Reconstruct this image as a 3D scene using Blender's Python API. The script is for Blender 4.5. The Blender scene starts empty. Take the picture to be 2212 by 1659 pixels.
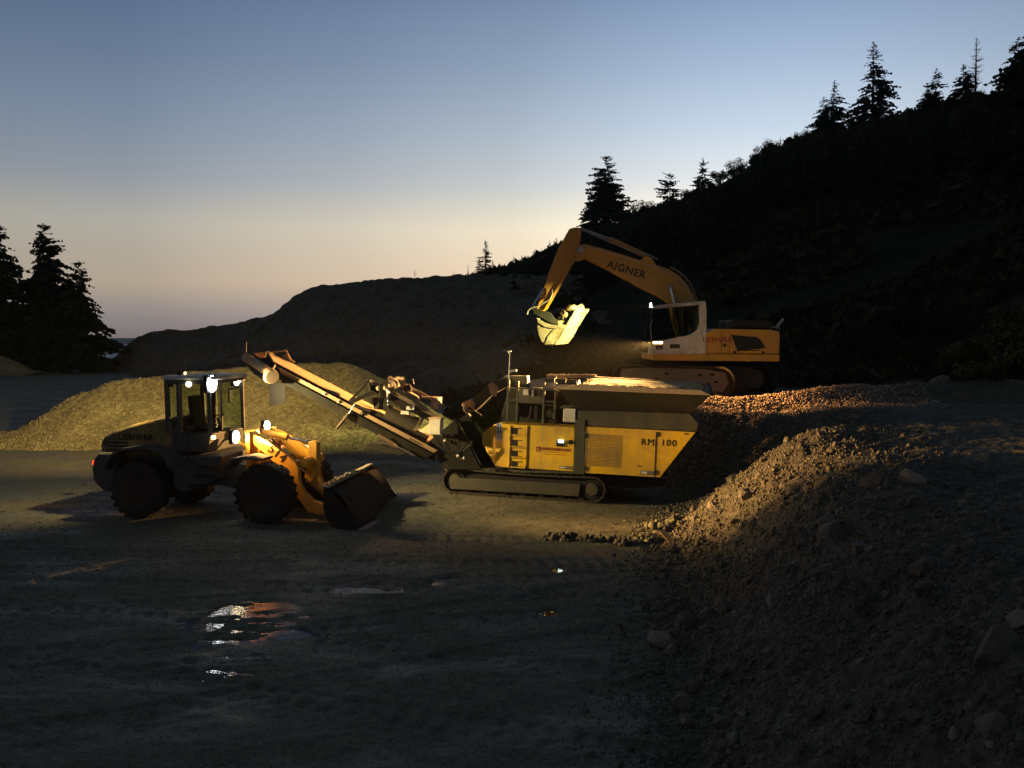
import bpy, bmesh, math, random
import numpy as np
from mathutils import Vector, Matrix, Euler
random.seed(7)
rng = np.random.default_rng(7)
R = math.radians
scene = bpy.context.scene
COL = scene.collection

# ------------------------------------------------------------------ camera
FPX, CX, CY = 2000.0, 1106.0, 829.5          # focal length and centre in pixels of a 2212 px wide view
HORIZON = 722.0
PITCH = math.atan((CY - HORIZON) / FPX)
EYE = Vector((0.0, 0.0, 3.8))
cam_data = bpy.data.cameras.new("camera")
cam_data.sensor_width = 36.0
cam_data.lens = 36.0 * FPX / 2212.0
cam_data.clip_start = 0.1
cam_data.clip_end = 20000.0
cam = bpy.data.objects.new("camera", cam_data)
COL.objects.link(cam)
cam.location = EYE
cam.rotation_euler = (math.pi / 2 - PITCH, 0, 0)
scene.camera = cam

# ------------------------------------------------------------------ dusk sky
world = bpy.data.worlds.new("World")
scene.world = world
world.use_nodes = True
wn, wl = world.node_tree.nodes, world.node_tree.links
wn.clear()
w_out = wn.new("ShaderNodeOutputWorld")
w_bg = wn.new("ShaderNodeBackground")
wl.new(w_bg.outputs[0], w_out.inputs[0])
def wmath(op, a, b=None):
    n = wn.new("ShaderNodeMath"); n.operation = op
    for i, v in enumerate((a, b)):
        if v is None: continue
        if isinstance(v, (int, float)): n.inputs[i].default_value = v
        else: wl.new(v, n.inputs[i])
    return n.outputs[0]
w_tc = wn.new("ShaderNodeTexCoord")
w_sep = wn.new("ShaderNodeSeparateXYZ")
wl.new(w_tc.outputs["Generated"], w_sep.inputs[0])
GLOW_AZ = R(16.0)                             # the sun has set behind the hill, a little right of the centre
def wdot(az, el=0.0):
    n = wn.new("ShaderNodeVectorMath"); n.operation = 'DOT_PRODUCT'
    wl.new(w_tc.outputs["Generated"], n.inputs[0])
    n.inputs[1].default_value = (math.sin(az) * math.cos(el), math.cos(az) * math.cos(el), math.sin(el))
    return n.outputs["Value"]
w_elev = wn.new("ShaderNodeMapRange")
wl.new(wmath('ARCSINE', w_sep.outputs[2]), w_elev.inputs["Value"])
w_elev.inputs["From Min"].default_value = R(-6.0)
w_elev.inputs["From Max"].default_value = R(94.0)
w_ramp = wn.new("ShaderNodeValToRGB")
wl.new(w_elev.outputs["Result"], w_ramp.inputs[0])
SKY_STOPS = [                                # elevation in degrees, linear colour
    (-6, (.16, .14, .14)), (-.8, (.36, .28, .26)), (1.2, (.63, .51, .43)), (3.0, (1.0, .755, .51)), (6.3, (.98, .86, .65)),
    (9.1, (.62, .65, .655)), (12, (.45, .53, .625)), (15.5, (.31, .40, .535)), (19.5, (.205, .29, .445)), (24, (.15, .215, .35)),
    (30, (.11, .165, .26)), (45, (.115, .15, .165)), (90, (.105, .13, .13))]
el = w_ramp.color_ramp.elements
while len(el) < len(SKY_STOPS): el.new(0.5)
for e, (deg, c) in zip(el, SKY_STOPS):
    e.position = (deg + 6.0) / 100.0
    e.color = (*c, 1)
w_az = wn.new("ShaderNodeValToRGB")          # the sky dims away from the place where the sun went down
AZ_STOPS = [(-1.0, (.22,.23,.25)), (0.0, (.24,.25,.28)), (.60, (.29,.315,.36)), (.79, (.345,.37,.42)), (.90, (.52,.53,.56)), (.961, (.70,.70,.70)), (.985, (.86,.86,.86)), (1.0, (1.0,1.0,1.0))]
el = w_az.color_ramp.elements
while len(el) < len(AZ_STOPS): el.new(0.5)
for e, (d, v) in zip(el, AZ_STOPS):
    e.position = (d + 1) / 2; e.color = (*v, 1)
wl.new(wmath('ADD', wmath('MULTIPLY', wdot(GLOW_AZ, R(10)), 0.5), 0.5), w_az.inputs[0])
w_mix = wn.new("ShaderNodeMix"); w_mix.data_type = 'RGBA'; w_mix.blend_type = 'MULTIPLY'
w_mix.inputs["Factor"].default_value = 1.0
wl.new(w_ramp.outputs[0], w_mix.inputs["A"]); wl.new(w_az.outputs[0], w_mix.inputs["B"])
wl.new(w_mix.outputs["Result"], w_bg.inputs["Color"])
w_bg.inputs["Strength"].default_value = 1.36

scene.view_settings.view_transform = 'Standard'
scene.view_settings.look = 'None'
scene.view_settings.gamma = 1.0
scene.view_settings.use_curve_mapping = False
scene.view_settings.exposure = 0.0
scene.cycles.max_bounces = 6
scene.cycles.sample_clamp_indirect = 6.0
scene.cycles.transparent_max_bounces = 12

# lamp powers: every lamp below is lit in the photograph
POWER = dict(main=15000.0, dipped=500.0, spill=400.0, roof_near=3000.0, roof_far=38000.0, rear_near=900.0, rear_far=12500.0, tail=3.0, digger_roof=6500.0, digger_low=52000.0, digger_side=7500.0)
WARM, AMBER, PALE, LIME = (1.0, 0.52, 0.15), (1.0, 0.73, 0.31), (1.0, 0.64, 0.20), (1.0, 0.87, 0.21)

# ------------------------------------------------------------------ helpers
def ray(px, py):
    xr, yu = (px - CX) / FPX, -(py - CY) / FPX
    return Vector((xr, math.cos(PITCH) + math.sin(PITCH) * yu, -math.sin(PITCH) + math.cos(PITCH) * yu))
def at(px, py, d):
    """the point of the place seen at that pixel at depth d (metres along y)"""
    r = ray(px, py)
    return EYE + r * (d / r.y)

class Frame:
    """a machine's own axes: origin on the ground, x along it, y away from the road side, z up"""
    def __init__(s, origin, rot):
        s.o, s.rot = Vector(origin), Euler(rot)
        s.M = Matrix.Translation(s.o) @ s.rot.to_matrix().to_4x4()
        s.I = s.M.inverted()
    def p(s, px, py, y=0.0):
        a = s.I @ EYE
        d = s.I.to_3x3() @ ray(px, py)
        return a + d * ((y - a.y) / d.y)
    def xz(s, pts, y=0.0):
        return [(q.x, q.z) for q in (s.p(a, b, y) for a, b in pts)]
    def at(s, px, py, d):
        return s.I @ at(px, py, d)

class MB:
    def __init__(s): s.v, s.f = [], []
    def add(s, vs, fs):
        n = len(s.v); s.v += [tuple(v) for v in vs]; s.f += [tuple(i + n for i in f) for f in fs]; return s
    def box(s, x0, x1, y0, y1, z0, z1):
        return s.add([(x0,y0,z0),(x1,y0,z0),(x1,y1,z0),(x0,y1,z0),(x0,y0,z1),(x1,y0,z1),(x1,y1,z1),(x0,y1,z1)],
                     [(3,2,1,0),(4,5,6,7),(0,1,5,4),(1,2,6,5),(2,3,7,6),(3,0,4,7)])
    def hexa(s, a):      # eight corners: four below, four above
        return s.add(a, [(3,2,1,0),(4,5,6,7),(0,1,5,4),(1,2,6,5),(2,3,7,6),(3,0,4,7)])
    def bar(s, p, q, w, h=None, up=(0,0,1)):
        p, q = Vector(p), Vector(q); h = h or w
        d = (q - p).normalized(); u = Vector(up)
        if abs(d.dot(u)) > .98: u = Vector((1,0,0))
        a = d.cross(u).normalized() * (w / 2); b = a.normalized().cross(d).normalized() * (h / 2)
        return s.hexa([p-a-b, p+a-b, p+a+b, p-a+b, q-a-b, q+a-b, q+a+b, q-a+b])
    def tube(s, p, q, r, r2=None, n=12):
        p, q = Vector(p), Vector(q); r2 = r if r2 is None else r2
        d = (q - p).normalized(); u = Vector((0,0,1)) if abs(d.z) < .95 else Vector((1,0,0))
        a = d.cross(u).normalized(); b = a.cross(d)
        vs = []
        for c, rr in ((p, r), (q, r2)):
            for i in range(n):
                t = 2 * math.pi * i / n
                vs.append(c + (a * math.cos(t) + b * math.sin(t)) * rr)
        fs = [(i, (i+1) % n, n + (i+1) % n, n + i) for i in range(n)] + [tuple(range(n))[::-1], tuple(range(n, 2*n))]
        return s.add(vs, fs)
    def path(s, pts, r, n=8):
        for a, b in zip(pts, pts[1:]): s.tube(a, b, r, n=n)
        return s
    def prism(s, poly, y0, y1):
        n = len(poly)
        vs = [(x, y0, z) for x, z in poly] + [(x, y1, z) for x, z in poly]
        fs = [tuple(range(n)), tuple(range(n, 2*n))[::-1]] + [(i, i+n, (i+1) % n + n, (i+1) % n) for i in range(n)]
        return s.add(vs, fs)
    def lathe(s, c, prof, n=32):          # axis along y; prof = [(radius, y)]
        c = Vector(c); vs, fs = [], []
        for rr, y in prof:
            for i in range(n):
                t = 2 * math.pi * i / n
                vs.append((c.x + rr * math.cos(t), c.y + y, c.z + rr * math.sin(t)))
        for k in range(len(prof) - 1):
            for i in range(n):
                j = (i + 1) % n
                fs.append((k*n+i, k*n+j, (k+1)*n+j, (k+1)*n+i))
        fs += [tuple(range(n)), tuple(range((len(prof)-1)*n, len(prof)*n))[::-1]]
        return s.add(vs, fs)
    def ball(s, c, r, n=10, sq=(1,1,1)):
        c = Vector(c); vs = [c + Vector((0,0,-r*sq[2]))]; m = n // 2
        for k in range(1, m):
            ph = -math.pi/2 + math.pi * k / m
            for i in range(n):
                t = 2*math.pi*i/n
                vs.append(c + Vector((math.cos(ph)*math.cos(t)*r*sq[0], math.cos(ph)*math.sin(t)*r*sq[1], math.sin(ph)*r*sq[2])))
        vs.append(c + Vector((0,0,r*sq[2]))); fs = []
        for i in range(n): fs.append((0, 1+(i+1)%n, 1+i))
        for k in range(m-2):
            for i in range(n):
                a = 1+k*n; fs.append((a+i, a+(i+1)%n, a+n+(i+1)%n, a+n+i))
        a = 1+(m-2)*n
        for i in range(n): fs.append((a+i, a+(i+1)%n, len(vs)-1))
        return s.add(vs, fs)
    def build(s, name, mat, parent=None, bevel=0.0, smooth=False, label=None, kind=None, fix=True):
        me = bpy.data.meshes.new(name)
        me.from_pydata(s.v, [], s.f)
        if fix:
            bm = bmesh.new(); bm.from_mesh(me)
            bmesh.ops.recalc_face_normals(bm, faces=bm.faces[:]); bm.to_mesh(me); bm.free()
        return link(name, me, mat, parent, bevel, smooth, label, kind)

def link(name, me, mat, parent=None, bevel=0.0, smooth=False, label=None, kind=None):
    if not me.materials:
        for m in (mat if isinstance(mat, (list, tuple)) else [mat]): me.materials.append(m)
    o = bpy.data.objects.new(name, me); COL.objects.link(o)
    if parent is not None: o.parent = parent
    if smooth: me.shade_smooth()
    if bevel:
        b = o.modifiers.new("bevel", 'BEVEL'); b.width = bevel; b.segments = 2; b.limit_method = 'ANGLE'; b.angle_limit = R(35)
    if label: o["label"] = label
    if kind: o["kind"] = kind
    return o
def thing(name, label, cat, loc=(0,0,0), rot=(0,0,0), group=None):
    o = bpy.data.objects.new(name, None); COL.objects.link(o)
    o.empty_display_size = .3
    o.location = loc; o.rotation_euler = rot
    o["label"] = label; o["category"] = cat
    if group: o["group"] = group
    return o
def tag(o, label, cat, group=None):
    o["label"] = label; o["category"] = cat
    if group: o["group"] = group
    return o
def text(name, body, size, M, mat, parent, extrude=.002, bold=0.0, space=1.0, align='CENTER'):
    c = bpy.data.curves.new(name, 'FONT'); c.body = body; c.size = size; c.extrude = extrude; c.offset = bold
    c.align_x = align; c.align_y = 'CENTER'; c.space_character = space
    c.resolution_u = 3
    t = bpy.data.objects.new(name, c); COL.objects.link(t)
    dg = bpy.context.evaluated_depsgraph_get()
    me = bpy.data.meshes.new_from_object(t.evaluated_get(dg))
    bpy.data.objects.remove(t); bpy.data.curves.remove(c)
    me.transform(M); me.name = name
    me.materials.clear()
    return link(name, me, mat, parent)
def on_side(x, z, y, tilt=0.0):          # writing on a face that looks towards -y
    return Matrix.Translation((x, y, z)) @ Matrix.Rotation(tilt, 4, 'Y') @ Matrix.Rotation(math.pi/2, 4, 'X')
def spot(name, loc, aim, power, color, size_deg, blend, parent, radius=.06, tall=1.0):
    l = bpy.data.lights.new(name, 'SPOT'); l.energy = power; l.color = color
    l.spot_size = R(size_deg); l.spot_blend = blend; l.shadow_soft_size = radius
    o = bpy.data.objects.new(name, l); COL.objects.link(o); o.parent = parent
    o.location = loc
    o.rotation_euler = (Vector(aim) - Vector(loc)).to_track_quat('-Z', 'Y').to_euler()
    o.scale = (1, tall, 1)          # a flattened reflector
    return o

# ------------------------------------------------------------------ numpy noise
_perm = rng.random((256, 256))
def vnoise(x, y):
    xi, yi = np.floor(x).astype(int), np.floor(y).astype(int)
    fx, fy = x - xi, y - yi
    fx, fy = fx*fx*(3-2*fx), fy*fy*(3-2*fy)
    g = lambda a, b: _perm[a & 255, b & 255]
    return ((g(xi,yi)*(1-fx)+g(xi+1,yi)*fx)*(1-fy) + (g(xi,yi+1)*(1-fx)+g(xi+1,yi+1)*fx)*fy) * 2 - 1
def fbm(x, y, scale, octaves=4, gain=.5):
    out = 0; a = 1; f = 1/scale; t = 0
    for k in range(octaves):
        out = out + a*vnoise(x*f + 17.3*k, y*f + 9.1*k); t += a; a *= gain; f *= 2.03
    return out / t
def sstep(a, b, x):
    t = np.clip((x-a)/(b-a), 0, 1); return t*t*(3-2*t)

# ------------------------------------------------------------------ materials
def new_mat(name):
    m = bpy.data.materials.new(name); m.use_nodes = True
    n, l = m.node_tree.nodes, m.node_tree.links
    return m, n, l, n["Principled BSDF"]
def coords(n, l, scale, kind="Object"):
    tc = n.new("ShaderNodeTexCoord"); mp = n.new("ShaderNodeMapping")
    s = scale if isinstance(scale, (tuple, list)) else (scale,)*3
    mp.inputs["Scale"].default_value = s
    l.new(tc.outputs[kind], mp.inputs[0]); return mp.outputs[0]
def noise(n, l, vec, scale, detail=4, rough=.6):
    t = n.new("ShaderNodeTexNoise"); l.new(vec, t.inputs["Vector"])
    t.inputs["Scale"].default_value = scale; t.inputs["Detail"].default_value = detail; t.inputs["Roughness"].default_value = rough
    return t.outputs["Fac"]
def ramp(n, l, fac, stops):
    r = n.new("ShaderNodeValToRGB"); l.new(fac, r.inputs[0]); e = r.color_ramp.elements
    while len(e) < len(stops): e.new(.5)
    for k, (p, c) in zip(e, stops):
        k.position = p; k.color = (*c, 1) if isinstance(c, tuple) else (c, c, c, 1)
    return r.outputs[0]
def mixc(n, l, f, a, b, mode='MIX'):
    m = n.new("ShaderNodeMix"); m.data_type = 'RGBA'; m.blend_type = mode
    for s, v in (("Factor", f), ("A", a), ("B", b)):
        if isinstance(v, tuple): m.inputs[s].default_value = (*v, 1)
        elif isinstance(v, float): m.inputs[s].default_value = v
        else: l.new(v, m.inputs[s])
    return m.outputs["Result"]
def bump(n, l, h, p, strength, dist):
    b = n.new("ShaderNodeBump"); b.inputs["Strength"].default_value = strength; b.inputs["Distance"].default_value = dist
    l.new(h, b.inputs["Height"]); l.new(b.outputs[0], p.inputs["Normal"]); return b
def paint(name, col, dirt=(.12,.10,.075), amount=.45, rough=.45, metal=0.0, scale=1.6, streak=True):
    """machine paint under dust: large dust patches, fine speckle and streaks running down"""
    m, n, l, p = new_mat(name)
    v = coords(n, l, 1)
    a = noise(n, l, v, scale, 6, .65); b = noise(n, l, v, scale*14, 3)
    mm = n.new("ShaderNodeMath"); mm.operation = 'MULTIPLY_ADD'; l.new(b, mm.inputs[0]); mm.inputs[1].default_value = .35; l.new(a, mm.inputs[2])
    f = mm.outputs[0]
    if streak:
        c = noise(n, l, coords(n, l, (9, 9, .7)), 1.0, 3)
        m2 = n.new("ShaderNodeMath"); m2.operation = 'MULTIPLY_ADD'; l.new(c, m2.inputs[0]); m2.inputs[1].default_value = .3; l.new(f, m2.inputs[2])
        f = m2.outputs[0]
    half = n.new("ShaderNodeMath"); half.operation = 'MULTIPLY'; l.new(f, half.inputs[0]); half.inputs[1].default_value = .5
    lo = (.825 if streak else .675)*.5 + (.5 - amount)*.22
    fac = ramp(n, l, half.outputs[0], [(max(0, lo - .09), 0.0), (min(1, lo + .09), 1.0)])
    col2 = tuple(c * .82 for c in col)
    base = mixc(n, l, b, col2, col)
    l.new(mixc(n, l, fac, base, dirt), p.inputs["Base Color"])
    l.new(ramp(n, l, fac, [(0, rough), (1, .92)]), p.inputs["Roughness"])
    p.inputs["Metallic"].default_value = metal
    p.inputs["Specular IOR Level"].default_value = min(.5, .10 + max(col)*.9)
    bump(n, l, b, p, .15, .01)
    return m
def plain(name, col, rough=.6, metal=0.0, var=.25, scale=6):
    m, n, l, p = new_mat(name)
    a = noise(n, l, coords(n, l, 1), scale, 4)
    l.new(mixc(n, l, a, tuple(c*(1-var) for c in col), tuple(min(1, c*(1+var)) for c in col)), p.inputs["Base Color"])
    l.new(ramp(n, l, a, [(.3, max(0, rough-.1)), (.7, min(1, rough+.1))]), p.inputs["Roughness"])
    p.inputs["Metallic"].default_value = metal
    p.inputs["Specular IOR Level"].default_value = min(.5, .12 + max(col)*.9)
    bump(n, l, a, p, .1, .01)
    return m
def glow(name, col, strength):
    m, n, l, p = new_mat(name)
    p.inputs["Base Color"].default_value = (*[min(1, c*.6) for c in col], 1)
    p.inputs["Emission Color"].default_value = (*col, 1); p.inputs["Emission Strength"].default_value = strength
    a = noise(n, l, coords(n, l, 1), 30, 2)
    l.new(ramp(n, l, a, [(0, .2), (1, .35)]), p.inputs["Roughness"])
    return m
def gravel(name, c1, c2, c3, rough=.95, fine=26.0, bstr=.6, bdist=.03):
    m, n, l, p = new_mat(name)
    v = coords(n, l, 1)
    vo = n.new("ShaderNodeTexVoronoi"); l.new(v, vo.inputs["Vector"]); vo.inputs["Scale"].default_value = fine
    big = noise(n, l, v, .35, 5); mid = noise(n, l, v, 3.0, 6, .7)
    base = mixc(n, l, ramp(n, l, mid, [(.35, 0.0), (.68, 1.0)]), c1, c2)
    base = mixc(n, l, ramp(n, l, big, [(.4, 0.0), (.7, 1.0)]), base, c3)
    gr = n.new("ShaderNodeSeparateColor"); l.new(vo.outputs["Color"], gr.inputs[0])
    base = mixc(n, l, .55, base, mixc(n, l, gr.outputs[0], (.35,.35,.35), (1.6,1.6,1.6)), 'MULTIPLY')
    l.new(base, p.inputs["Base Color"]); p.inputs["Roughness"].default_value = rough
    ad = n.new("ShaderNodeMath"); ad.operation = 'MULTIPLY_ADD'; l.new(mid, ad.inputs[0]); ad.inputs[1].default_value = 2.2
    l.new(gr.outputs[1], ad.inputs[2])
    bump(n, l, ad.outputs[0], p, bstr, bdist)
    return m

M = {}
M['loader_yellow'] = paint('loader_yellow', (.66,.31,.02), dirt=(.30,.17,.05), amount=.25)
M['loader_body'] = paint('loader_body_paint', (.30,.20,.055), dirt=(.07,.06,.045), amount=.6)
M['loader_grey'] = paint('loader_grey', (.075,.078,.078), dirt=(.07,.062,.05), amount=.4)
M['cab_white'] = paint('cab_white', (.62,.62,.60), dirt=(.22,.19,.15), amount=.35)
M['digger_white'] = paint('digger_white', (.52,.51,.49), dirt=(.20,.17,.13), amount=.4)
M['crusher_yellow'] = paint('crusher_yellow', (.76,.47,.010), dirt=(.34,.23,.06), amount=.36)
M['crusher_grey'] = paint('crusher_grey', (.055,.058,.050), dirt=(.085,.078,.055), amount=.4)
M['frame_dark'] = paint('frame_dark', (.018,.019,.017), dirt=(.032,.029,.021), amount=.4)
M['cream'] = paint('worn_steel', (.50,.38,.23), dirt=(.32,.23,.14), amount=.5, rough=.6)
M['belt_board'] = paint('belt_board', (.52,.34,.17), dirt=(.34,.22,.11), amount=.5, rough=.7)
M['digger_yellow'] = paint('digger_yellow', (.46,.22,.016), dirt=(.30,.17,.06), amount=.28)
M['bucket_steel'] = paint('bucket_steel', (.36,.34,.27), dirt=(.13,.105,.06), amount=.6, scale=3.0, rough=.6)
M['track_steel'] = paint('track_steel', (.22,.175,.13), dirt=(.19,.145,.10), amount=.6, rough=.75)
M['track_dark'] = paint('track_dark', (.040,.036,.030), dirt=(.075,.062,.045), amount=.45, rough=.8)
M['rubber'] = plain('rubber', (.018,.018,.018), .85)
M['tyre'] = paint('tyre_rubber', (.022,.022,.021), dirt=(.060,.050,.038), amount=.55, rough=.85, streak=False)
M['hose'] = plain('hose_rubber', (.02,.02,.022), .5)
M['black_steel'] = plain('black_steel', (.02,.02,.021), .6)
M['chrome'] = plain('rod_chrome', (.55,.55,.56), .25, 1.0, .1)
M['dull_steel'] = plain('dull_steel', (.32,.30,.27), .5, .6)
M['galvanised'] = plain('galvanised', (.22,.22,.22), .55, .3)
M['ink'] = plain('ink_black', (.012,.012,.012), .6)
M['ink_red'] = plain('ink_red', (.22,.035,.02), .6)
M['ink_faded'] = plain('ink_faded', (.30,.13,.02), .7)
M['sticker_white'] = plain('sticker_white', (.6,.6,.62), .5, var=.06)
M['sticker_blue'] = plain('sticker_blue', (.03,.06,.28), .5, var=.06)
M['label_grey'] = plain('label_grey', (.13,.12,.11), .6)
M['cabinet'] = paint('cabinet_paint', (.56,.55,.50), dirt=(.3,.26,.2), amount=.35)
M['mud'] = gravel('caked_mud', (.22,.18,.13), (.30,.25,.18), (.20,.16,.11), fine=40, bdist=.02)
M['seat'] = plain('seat_cloth', (.03,.03,.03), .9)
M['lens_warm'] = glow('lens_warm', (1.0,.80,.48), 50.0)
M['lens_cool'] = glow('lens_cool', (.92,.96,1.0), 60.0)
M['lens_violet'] = glow('lens_violet', (.93,.88,1.0), 8.0)
M['lens_pale'] = glow('lens_pale', (1.0,.90,.55), 5.0)
M['lens_amber'] = glow('lens_amber', (1.0,.62,.25), 6.0)
M['lens_red'] = glow('lens_red', (1.0,.06,.02), 1.6)
M['screen'] = glow('screen_light', (.80,1.0,.97), 6.0)
m, n, l, p = new_mat('cab_glass'); M['glass'] = m
p.inputs["Base Color"].default_value = (.60,.68,.64,1); p.inputs["Transmission Weight"].default_value = 1.0
p.inputs["IOR"].default_value = 1.06; a_ = noise(n, l, coords(n, l, 1), 3.0, 4); l.new(ramp(n, l, a_, [(.4, .02), (.8, .12)]), p.inputs["Roughness"])
def foliage(name, c1, c2):
    m, n, l, p = new_mat(name)
    a = noise(n, l, coords(n, l, 1), .9, 4)
    l.new(mixc(n, l, ramp(n, l, a, [(.35, 0.0), (.65, 1.0)]), c1, c2), p.inputs["Base Color"]); p.inputs["Roughness"].default_value = .9
    p.inputs["Specular IOR Level"].default_value = .1
    return m
M['needles'] = foliage('spruce_needles', (.012,.022,.012), (.030,.046,.022))
M['larch'] = foliage('larch_needles', (.05,.045,.018), (.09,.07,.03))
M['leaves'] = foliage('bush_leaves', (.018,.026,.010), (.045,.05,.02))
M['bark'] = plain('bark', (.05,.038,.028), .95)
# ------------------------------------------------------------------ land
def sheet(name, X, Y, Z, mat, keep=None, wrap=False, kind="structure", parent=None, smooth=True):
    """a grid of heights as one mesh"""
    nr, nc = X.shape
    idx = np.arange(nr*nc).reshape(nr, nc)
    if wrap: idx = np.concatenate([idx, idx[:, :1]], axis=1)
    q = np.stack([idx[:-1,:-1], idx[:-1,1:], idx[1:,1:], idx[1:,:-1]], -1).reshape(-1, 4)
    if keep is not None:
        k = keep.ravel(); q = q[k[q].any(1)]
    used = np.unique(q); remap = np.full(nr*nc, -1); remap[used] = np.arange(len(used))
    co = np.stack([X.ravel(), Y.ravel(), Z.ravel()], -1)[used].astype(np.float32); q = remap[q].astype(np.int32)
    me = bpy.data.meshes.new(name)
    me.vertices.add(len(co)); me.vertices.foreach_set("co", co.ravel())
    me.loops.add(q.size); me.loops.foreach_set("vertex_index", q.ravel())
    me.polygons.add(len(q)); me.polygons.foreach_set("loop_start", np.arange(0, q.size, 4, dtype=np.int32))
    me.polygons.foreach_set("loop_total", np.full(len(q), 4, dtype=np.int32))
    me.update(); me.validate()
    o = link(name, me, mat, parent, smooth=smooth, kind=kind)
    return o

# crusher stands on a slightly raised pad that leans 2 degrees to the bank
CR = Frame((.25, 20.6, .12), (0, R(2.0), R(-11.0)))
LO = Frame((-6.35, 18.6, 0.0), (0, 0, R(-12.0)))
EX = Frame((5.5, 28.0, 1.9), (0, 0, 0))

PUDDLES = [  # pixel centre, half width, half height (pixels), level
    (530, 1345, 150, 55, 'rippled'), (470, 1452, 150, 42, 'rippled'), (1206, 1236, 17, 7, 'still'), (1186, 1331, 24, 9, 'still'),
    (800, 1272, 95, 22, 'rippled'), (980, 1262, 60, 16, 'rippled')]
def puddle_plan(px, py, hw, hh):
    d = 3.8 * 2000 / (py - 722.0)
    k = 2000 / d
    d0, d1 = 3.8*2000/(py + hh - 722.0), 3.8*2000/(py - hh - 722.0)
    return (px - 1106)/k, d, hw/k, (d1 - d0)/2
PUD = [(*puddle_plan(*a[:4]), a[4]) for a in PUDDLES]

TRACKS = [(-3.2, 12.5, .16), (-1.0, 14.2, -.10), (-4.5, 10.2, .42), (0.0, 9.6, -.28), (-9, 15.5, .05)]
def ground_h(x, y):
    base = .04*fbm(x, y, 6.0, 3) + .014*fbm(x+40, y*1.5, 1.1, 4) + .020*fbm(x, y*2.2+90, .28, 3)
    rut = .05*vnoise((x*.25 + y)*2.6, x*.2+5) * sstep(.2, .6, vnoise(x*.12+3, y*.12+8)*.5+.5)
    h = base + rut*.3
    for x0, y0, ang in TRACKS:                       # wheel tracks with the prints of the tyre lugs
        ca, sa = math.cos(ang), math.sin(ang)
        u = (x-x0)*ca + (y-y0)*sa; vv = -(x-x0)*sa + (y-y0)*ca + .35*np.sin(u*.22 + x0)
        for off in (-.92, .92):
            q = np.abs(vv-off); m_ = 1 - sstep(.17, .27, q)
            lug = .5 + .5*np.sin(u*2*np.pi/.26 + np.where(vv > off, 1, -1)*(vv-off)*11)
            h = h + m_*(-.030 + .028*lug*(.6 + .4*vnoise(u*1.3, vv*2))) + .013*np.exp(-((q-.33)/.08)**2)*(.6+.4*vnoise(u*3, vv*3+5))
    calm = np.zeros_like(x)
    for cx, cy, rx, ry in ((-6.2, 18.9, 3.6, 2.4), (.3, 21.6, 3.4, 2.4)):
        calm = np.maximum(calm, 1 - sstep(.75, 1.25, np.sqrt(((x-cx)/rx)**2 + ((y-cy)/ry)**2)))
    h = h * (1 - .9*calm)
    pad = 1 - sstep(.85, 1.35, np.sqrt(((x-.3)/4.0)**2 + ((y-21.6)/2.9)**2))
    h = h + pad * (.12 - math.tan(R(2.0)) * (x - .25))
    for cx, cy, rx, ry, kind in PUD:
        e = np.sqrt(((x-cx)/rx)**2 + ((y-cy)/ry)**2) + (.55 if kind == 'rippled' else .22)*fbm(x*.7+cx, y*1.3, .9, 4)
        w = 1 - sstep(.55, 1.25, e)
        rip = .050*fbm(x*.6+7, y*1.3, .42, 4) + .050*fbm(x*.45, y*1.5+3, .17, 3) if kind == 'rippled' else .008*fbm(x, y, .3, 3)
        lvl = -.031 if kind == 'rippled' else -.022
        h = h*(1-w) + (lvl + rip)*w
    h = h - .45*np.maximum(0, y - 104) * (x > -400)
    return h

radii = np.concatenate([np.linspace(.4, 5, 14)[:-1], np.geomspace(5, 30, 560)[:-1], np.geomspace(30, 112, 150)[:-1], np.geomspace(112, 420, 30)])
az = np.concatenate([np.linspace(-180, -36, 60)[:-1], np.linspace(-36, 36, 640)[:-1], np.linspace(36, 180, 60)[:-1]])
A, RR = np.meshgrid(np.radians(az), radii)
GX, GY = RR*np.sin(A), RR*np.cos(A)

# wet quarry floor: dark crushed stone and mud, shiny where it is wet
m, n, l, p = new_mat('quarry_floor'); M['floor'] = m
v = coords(n, l, 1)
big = noise(n, l, v, .22, 5); mid = noise(n, l, v, 2.2, 6, .7); fin = noise(n, l, v, 38.0, 3, .7)
vo = n.new("ShaderNodeTexVoronoi"); l.new(v, vo.inputs["Vector"]); vo.inputs["Scale"].default_value = 34.0
base = mixc(n, l, ramp(n, l, mid, [(.35, 0.0), (.7, 1.0)]), (.094,.092,.060), (.146,.140,.094))
base = mixc(n, l, ramp(n, l, big, [(.42, 0.0), (.66, 1.0)]), base, (.108,.110,.076))
sc = n.new("ShaderNodeSeparateColor"); l.new(vo.outputs["Color"], sc.inputs[0])
base = mixc(n, l, .6, base, mixc(n, l, sc.outputs[0], (.45,.45,.45), (1.5,1.5,1.5)), 'MULTIPLY')
l.new(base, p.inputs["Base Color"])
wet = noise(n, l, coords(n, l, (1.0, 1.8, 1.0)), .5, 5, .6)
l.new(ramp(n, l, wet, [(.44, .92), (.56, .66), (.66, .48)]), p.inputs["Roughness"])
hh = n.new("ShaderNodeMath"); hh.operation = 'MULTIPLY_ADD'; l.new(mid, hh.inputs[0]); hh.inputs[1].default_value = 1.5; l.new(fin, hh.inputs[2])
bump(n, l, hh.outputs[0], p, .8, .03)

ground = sheet("ground", GX, GY, ground_h(GX, GY), M['floor'], wrap=True)

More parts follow.
